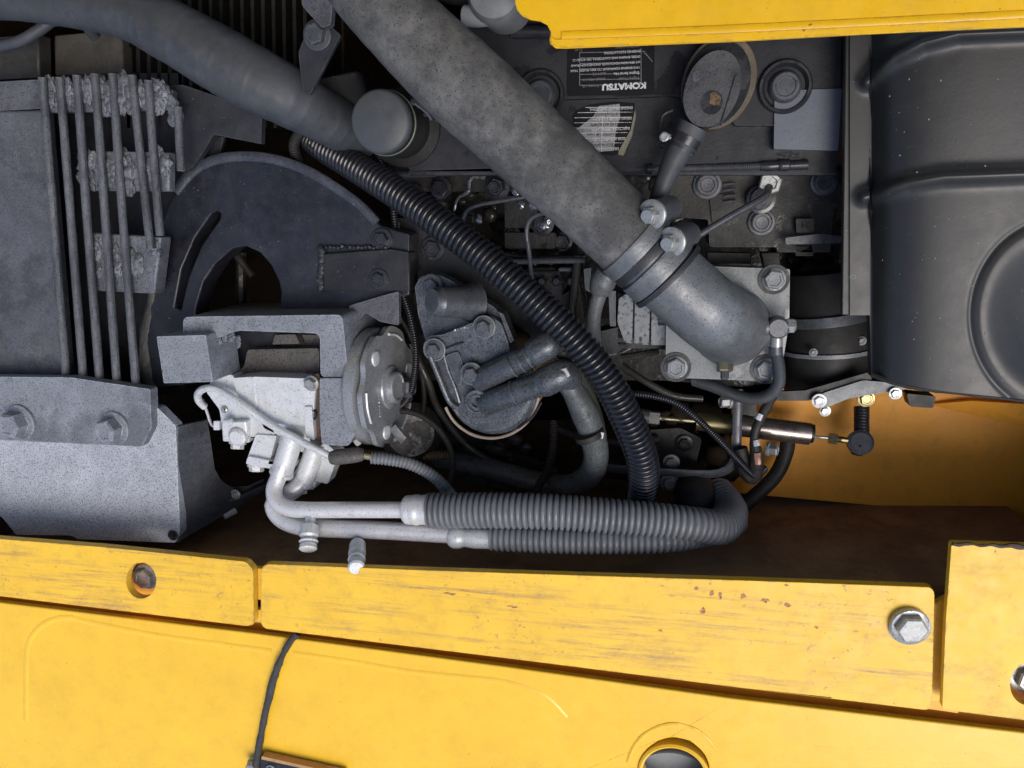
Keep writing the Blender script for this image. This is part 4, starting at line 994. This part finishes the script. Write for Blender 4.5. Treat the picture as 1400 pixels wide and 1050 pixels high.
# protruding plug
A, B = P(648, 414, -.15), P(590, 412, -.085)
M().lathe(A, B - A, [(.034, 0), (.026, .025), (.024, (B - A).length - .012), (.020, (B - A).length - .006), (.019, (B - A).length), (.012, (B - A).length)], 32).put('primer_plug', BOLTG, t)
bolt(t, 590, 391, -.14, 11, BOLTG, washer=1.5)
for x, y, z, r in ((662, 447, -.115, 10.5), (594, 478, -.113, 9.5), (645, 511, -.105, 10.5)):
    b = bolt(t, x, y, z, r, BOLTG, washer=1.45, h=.8)
    M().lathe(P(x, y, z), (0, 0, 1), [(.0185, -.004), (.0185, .0015), (.0172, .0022), (.0165, .0005)], 30).put('washer', PLATE, b, 30)  # pale washer colour puts a ring highlight round the bolt
b = M().lathe(P(655, 546, -.118), (0, 0, 1), [(.0205, 0), (.0205, .016), (.019, .018), (.0165, .018), (.0155, .015), (.012, .015), (.0118, .018), (.009, .018), (.008, .012), (.002, .012)], 32).put('bleed_screw', FILTER, t, 30)
M().tube([(655, 520, -.115, 17), (680, 508, -.10, 17), (718, 490, -.09, 16), (728, 484, -.09, 16)], 15, 22).put('outlet_neck', FILTER, t)
M().tube([(725, 485, -.09, 17), (731, 482, -.09, 20), (748, 472, -.09, 20), (757, 468, -.095, 17), (764, 474, -.11, 12)], 16, 22).put('outlet_fitting', FILTER, t)
M().tube([(664, 552, -.115, 17), (690, 542, -.095, 17), (730, 528, -.085, 16.5), (738, 525, -.085, 16.5)], 15, 22).put('inlet_neck', FILTER, t)
M().tube([(736, 526, -.085, 18), (745, 522, -.085, 21), (764, 513, -.085, 21), (774, 512, -.09, 19), (782, 524, -.11, 15)], 16, 22).put('inlet_fitting', FILTER, t)
M().slab([P(762, 506, -.066), P(774, 502, -.066), P(780, 514, -.066), P(770, 520, -.066)], (0, 0, -.02)).put('hex_flat', ZINC, t, bevel=.0015)
M().slab([P(752, 462, -.08), P(760, 459, -.08), P(764, 468, -.08), P(757, 472, -.08)], (0, 0, -.02)).put('hex_flat', ZINC, t, bevel=.0015)
M().tube([(690, 512, -.125), (712, 500, -.12)], 5, 10).put('link_rod', ZINC, t)
c = P(671, 533, -.15); R_ = 65 * S(671, 533, -.15)
M().lathe(c, (0, 0, 1), [(R_ * .98, -.02), (R_ * 1.0, -.008), (R_ * .98, -.002), (R_ * .94, 0), (R_ * .90, -.001), (R_ * .88, .004), (R_ * .6, .006)], 64).put('bowl_lid', FILTER, t, 40)
M().lathe(c, (0, 0, 1), [(R_ * .85, -.20), (R_ * 1.0, -.19), (R_ * 1.0, -.022)], 56).put('filter_canister', ORANGE, t, 40)
M().tube([(671 + 66 * math.cos(rad(a)), 533 + 66 * math.sin(rad(a)), -.153) for a in range(-25, 165, 8)], 2.2, 8, wob=.2).put('tan_rim', metal('tan_seam', (.34, .27, .22), .45), t)
M().tube([(740, 550, -.148), (728, 570, -.148), (708, 586, -.148)], 1.6, 6).put('rim_clip', BLACK, t)

pipe('fuel_hose', [(768, 512, -.10, 15), (784, 535, -.11, 16), (800, 566, -.13, 19), (812, 600, -.15, 18), (814, 632, -.17, 17), (800, 655, -.2, 17), (770, 664, -.24, 15), (720, 655, -.28, 14), (670, 640, -.32, 14), (600, 625, -.4, 14)], 17, metal('wet_textured_hose', (.10, .115, .12), .38, speck=.9, bump=.8, bscale=150, dust=.3, mottle=.4), 'thick textured grey hose dropping from the lower filter stub in a U bend', 'hose', 'fuel filter hoses', seg=26, wob=.05, step=.002)
pipe('fuel_hose', [(757, 468, -.11, 12), (776, 490, -.125, 12), (790, 515, -.14, 12), (806, 550, -.15, 12), (816, 590, -.17, 12), (814, 630, -.19, 12)], 12, metal('greenish_hose', (.055, .065, .05), .4, bump=.5, dust=.3), 'thinner greenish hose running down behind the first from the upper stub', 'hose', 'fuel filter hoses', seg=20, wob=.05)
t = thing('cable_tie', 'small pale cable tie around the textured hose', 'cable tie', P(812, 598, -.15))
M().tube([(804, 590, -.132, 21), (807, 597, -.134, 21)], 20, 24).put('strap', RUBD, t)
M().prism([(818, 590), (826, 592), (824, 600), (817, 598)], -.12, .006).put('tail', WHITE, t)

# timing side casting
t = thing('gear_case', 'flat dark casting behind the thick conduit with a ringed bolt', 'gear case', P(600, 350, -.35))
M().prism(fillet([(534, 296), (560, 300), (620, 300), (740, 400), (742, 470), (700, 440), (620, 380), (575, 376), (552, 340)], 4), -.225, .06).put('casting', BLACK, t, bevel=.004)
M().tube([(545, 304, -.2), (546, 322, -.195), (556, 346, -.19), (567, 374, -.185)], 1.6, 8).put('edge_strip', BOLTG, t)
bolt(t, 592, 340, -.22, 12, BOLTD, washer=1.4)

# ================================================================== right black shroud
def height(px, py):
    """relief of the moulded shroud, metres, as a function of photo pixel on its plane"""
    z = -.085
    z += .045 * (1 - math.exp(-max(px - 1192, 0) / 26)) if px > 1192 else 0
    z += .012 * math.sin(max(0, min(1, (px - 1200) / 330)) * math.pi)
    def seg(pts, amp, wd):
        best = 1e9; end = 0
        for (x0, y0), (x1, y1) in zip(pts, pts[1:]):
            dx, dy = x1 - x0, y1 - y0
            t_ = max(0, min(1, ((px - x0) * dx + (py - y0) * dy) / (dx * dx + dy * dy)))
            best = min(best, math.hypot(px - x0 - dx * t_, py - y0 - dy * t_))
        return amp * math.exp(-(best / wd) ** 2)
    z += seg([(1186, 112), (1200, 96), (1222, 78), (1262, 58), (1310, 46), (1560, 36)], .013, 10)
    z += seg([(1182, 270), (1205, 262), (1240, 250), (1290, 242), (1560, 232)], .013, 10)
    d = math.hypot((px - 1452) * 1.0, (py - 432) * .93)
    z -= .002 * math.exp(-((d - 126) / 3.2) ** 2)
    if d < 122: z += .0025 * min(1, (122 - d) / 10)
    u_ = max(0, min(1, (108 - d) / 70)); z -= .028 * u_ * u_ * (3 - 2 * u_)
    return z
t = thing('fan_shroud', 'large smooth black moulded cover at right with ribs and a round recess', 'cover', P(1330, 280, -.25))
bot = lambda x: 515 + 10 * math.sin(max(0, min(1, (x - 1190) / 120)) * math.pi / 2) + (x - 1190) * .10
NX, NY = 190, 220
vs, fs = [], []
for i in range(NX + 1):
    x = 1162 + 398 * (i / NX)
    for j in range(NY + 1):
        y1 = bot(x) if x > 1191 else 431
        y = -30 + (y1 + 30) * j / NY
        zz = height(x, y)
        vs.append(P(x, y, zz))
for i in range(NX):
    for j in range(NY):
        a = i * (NY + 1) + j
        fs.append((a, a + 1, a + NY + 2, a + NY + 1))
# thickness: skirt along left and bottom edges
k = len(vs)
edge = [j for j in range(NY + 1)] + [i * (NY + 1) + NY for i in range(1, NX + 1)]
for e in edge: vs.append(vs[e] + Vector((0, 0, -.02)))
for q in range(len(edge) - 1): fs.append((edge[q], k + q, k + q + 1, edge[q + 1]))
m = M(); m.v = vs; m.f = fs
m.put('moulded_panel', SHROUD, t, 60)
M().prism([(1157, -30), (1200, -30), (1196, 431), (1151, 431)], -.089, .012).put('edge_flange', SHROUD, t, bevel=.0015)
M().tube([(1192, 512, -.07), (1230, 525, -.055), (1280, 533, -.05), (1340, 540, -.05), (1400, 547, -.05), (1560, 560, -.05)], 3.4, 8, wob=.5).put('edge_seal', RUBD, t)
bolt(t, 1166, 378, -.088, 4, BOLTG); bolt(t, 1168, 108, -.088, 4, BOLTG)
m = M()
for k in range(26):
    x, y = random.uniform(1200, 1390), random.uniform(50, 510)
    m.blob(P(x, y, height(x, y) + .0003), random.uniform(.0006, .0016), k, 1, .4, (1, 1, .4))
o = m.put('dust_specks', FADED, t, 60); o['kind'] = 'stuff'

# rubber boot with band clamps, lower right
t = thing('rubber_boot', 'black ribbed rubber boot with two pale band clamps left of the shroud', 'boot', P(1130, 470, -.35))
M().tube([(1125, 370, -.33, 50), (1128, 430, -.33, 56), (1130, 470, -.33, 58), (1130, 530, -.33, 56)], 56, 44).put('boot', RUBD, t)
M().tube([(1128, 425, -.33, 60), (1129, 438, -.33, 60)], 60, 48).put('band_clamp', BOLTG, t)
M().tube([(1130, 474, -.33, 61), (1130, 479, -.33, 61)], 60, 48).put('band_clamp', PLATE, t)
bolt(t, 1112, 482, -.25, 4, BOLTG); bolt(t, 1178, 466, -.27, 4.5, BOLTG)
t = thing('strut_arm', 'flat grey steel arm slanting under the boot towards the shroud', 'arm', P(1120, 535, -.3))
M().prism(fillet([(1055, 536), (1100, 534), (1150, 520), (1190, 508), (1192, 520), (1150, 534), (1105, 548), (1058, 548)], 3), -.23, .01).put('arm', ENGINE, t, bevel=.001)
M().prism(fillet([(1108, 544), (1130, 536), (1180, 520), (1225, 524), (1240, 532), (1200, 538), (1160, 545), (1128, 558)], 4), -.225, .012) .put('cast_lever', PLATE, t, bevel=.003)
bolt(t, 1128, 562, -.24, 6, ZINC, washer=1.3); bolt(t, 1224, 538, -.22, 6, ZINC); bolt(t, 1184, 545, -.24, 9, OLIVE, washer=1.3); bolt(t, 1120, 548, -.22, 7, ALU)
M().prism(fillet([(1240, 538), (1280, 542), (1276, 558), (1244, 556)], 3), -.24, .03).put('block', ENGINE, t, bevel=.002)
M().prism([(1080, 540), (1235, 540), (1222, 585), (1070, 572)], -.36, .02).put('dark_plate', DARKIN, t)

# copper coloured actuator
t = thing('stop_solenoid', 'copper coloured cylinder with a thin rod and ball joint at right', 'solenoid', P(1030, 590, -.32))
z = -.27
def cyl(name, a, b, r, mat, seg=28, par=None, **k):
    return M().tube([(a[0], a[1], z, r), (b[0], b[1], z, r)], r, seg, **k).put(name, mat, par or t)
cyl('cylinder', (1000, 580), (1107, 593), 15.5, BRASS)
cyl('cylinder_neck', (952, 575), (1001, 580.5), 13.5, OLIVE)
cyl('rod', (894, 571), (954, 576), 3, ZINCY, 12)
cyl('coupling', (872, 568), (888, 570), 10, BOLTG)
cyl('lock_nut', (888, 570), (902, 571.5), 9, ZINC, 6)
cyl('rod', (1106, 596), (1134, 599), 2.2, ZINC, 12)
cyl('dark_collar', (1104, 592), (1112, 593), 13, BLACK)
cyl('rod_nut', (1133, 599), (1144, 600.5), 7.5, ZINCY, 6)
cyl('rod', (1143, 600), (1164, 603), 4.5, OLIVE, 12)
M().lathe(P(1176, 605, z), (0, .35, .94), [(.016, -.008), (.021, -.006), (.021, .006), (.016, .009)], 28).put('ball_joint', BOLTG, t)
M().tube([(1178, 556, z - .03), (1178, 598, z - .01)], 10, 18, corr=(5, .04)).put('threaded_stud', BLACK, t)
M().tube([(1174, 606, z, 10), (1171, 621, z, 8)], 9, 6).put('joint_nut', BOLTD, t)
# brackets and hoses in front of it
t = thing('rod_bracket', 'flat grey bar bent around the copper cylinder with two square headed bolts', 'bracket', P(1008, 600, -.24))
M().tube([(1009, 532, -.21), (1008, 580, -.21), (1007, 610, -.21), (1003, 632, -.215), (990, 644, -.22), (965, 648, -.225), (900, 645, -.23), (830, 640, -.24)], 6, 10, flat=(.5, 1.1)).put('bent_bar', BOLTG, t)
bolt(t, 996, 549, -.205, 8, ZINC, washer=1.2, h=1.2, axis=(-1, 0, .4)); bolt(t, 1051, 614, -.21, 8, PLATE, washer=1.2, h=1.2, axis=(1, 0, .4))
M().prism(fillet([(1014, 545), (1034, 548), (1034, 570), (1014, 566)], 2), -.24, .03).put('block', ENGINE, t, bevel=.002)
bolt(t, 918, 632, -.25, 8, BOLTG); bolt(t, 916, 660, -.24, 9, PLATE)
pipe('wire_harness', [(1056, 542, -.17, 7), (1046, 560, -.175, 7), (1036, 580, -.18, 6), (1031, 600, -.18, 6), (1034, 630, -.19, 10), (1030, 650, -.2, 12), (1018, 640, -.2, 12), (1012, 612, -.2, 9)], 7, RUBD, 'taped black wire bundle with bare patches over the cylinder', 'wire bundle', seg=14, wob=.15)
t = thing('bare_wire_ends', 'pale and copper bare patches on the taped wire bundle', 'wire', P(1034, 600, -.18))
M().tube([(1040, 566, -.172), (1036, 574, -.17)], 5, 8, wob=.3).put('white_tape', WHITE, t)
M().tube([(1033, 602, -.175), (1035, 610, -.172)], 4, 8, wob=.3).put('white_tape', WHITE, t)
M().tube([(1035, 618, -.178), (1036, 634, -.178)], 5, 8, wob=.3).put('copper_end', metal('bare_copper', (.5, .28, .2), .35, metallic=.6), t)
pipe('drain_hose', [(1078, 596, -.3, 10), (1074, 620, -.3, 10), (1060, 650, -.29, 10), (1030, 680, -.28, 10), (1000, 705, -.27, 11)], 10, RUBD, 'dark hose curving down from behind the copper cylinder', 'hose', seg=18)
t = thing('hydraulic_hose', 'dull black hose end bulging up behind the corrugated sleeves', 'hose', P(950, 680, -.3))
M().tube([(930, 740, -.22, 24), (945, 700, -.21, 27), (950, 675, -.23, 28), (940, 655, -.3, 26)], 26, 26).put('hose', RUBD, t)
# faint things in the dark below the filter
t = thing('engine_mount', 'barely visible dusty engine mount in the dark under the fuel filter', 'mount', P(700, 650, -.5))
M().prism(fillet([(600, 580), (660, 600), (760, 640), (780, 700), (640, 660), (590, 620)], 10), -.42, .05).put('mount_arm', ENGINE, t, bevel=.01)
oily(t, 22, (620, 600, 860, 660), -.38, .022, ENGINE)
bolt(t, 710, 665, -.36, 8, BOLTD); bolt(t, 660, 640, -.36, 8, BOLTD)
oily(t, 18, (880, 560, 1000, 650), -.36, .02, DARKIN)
t = thing('turned_pulley', 'ribbed dark pulley low between the compressor and the filter', 'pulley', P(560, 590, -.34))
M().lathe(P(562, 585, -.34), (.3, .1, .9), [(.05, 0), (.06, .01), (.05, .02), (.06, .03), (.05, .04), (.06, .05), (.045, .06)], 36).put('pulley', GRIME, t)

# more harness and pipework half lost in the dark behind the filter and under the big pipe
def loom(pts, r, mat, label):
    o = M().tube(pts, r, 10, wob=.03).put('wire_harness', mat, None, 40); tag(o, label, 'wire', 'wires in the dark behind the fuel filter')
loom([(560, 470, -.27), (585, 520, -.28), (600, 560, -.3), (640, 610, -.32), (690, 640, -.33)], 5, ENGINE, 'grey wire slanting down behind the filter bowl')
loom([(545, 430, -.26), (570, 480, -.27), (580, 540, -.29), (575, 590, -.31)], 3.5, RUBD, 'thin black wire straight left of the filter head')
loom([(690, 400, -.26), (720, 440, -.27), (735, 470, -.28), (780, 500, -.3)], 4, BOLTD, 'short oily wire behind the thick conduit')
loom([(850, 500, -.27), (880, 520, -.26), (920, 540, -.26), (960, 545, -.27)], 5, ENGINE, 'grey wire passing below the flange plate corner')
loom([(640, 330, -.28), (680, 345, -.27), (730, 352, -.27), (800, 350, -.28)], 3, BOLTD, 'thin oily line under the injector fuel lines')
loom([(760, 585, -.33), (800, 600, -.32), (860, 605, -.31), (900, 600, -.32)], 6, RUBD, 'black hose stub low behind the textured hose')
t = thing('pump_bracket', 'dusty dark bracket plate with bolts behind the copper coloured cylinder', 'bracket', P(900, 600, -.4))
M().prism(fillet([(860, 590), (930, 585), (960, 600), (950, 640), (880, 650), (858, 630)], 6), -.33, .02).put('plate', ENGINE, t, bevel=.003)
bolt(t, 880, 610, -.325, 8, BOLTD); bolt(t, 936, 606, -.325, 8, BOLTD); bolt(t, 900, 640, -.325, 6, BOLTG)
t = thing('injection_pump', 'oily black injection pump body between the conduit and the heater block', 'pump', P(760, 420, -.4))
M().prism(fillet([(690, 372), (790, 370), (800, 440), (780, 470), (740, 440), (700, 410)], 5), -.27, .08).put('body', GRIME, t, bevel=.006)
for k in range(5):
    M().lathe(P(702 + k * 20, 384, -.268), (0, 0, 1), [(.009, 0), (.009, .012), (.006, .016)], 6, .2).put('delivery_nut', BOLTD, t)
M().tube([(690, 358, -.25), (800, 356, -.25)], 4, 10).put('feed_rail', BOLTG, t)
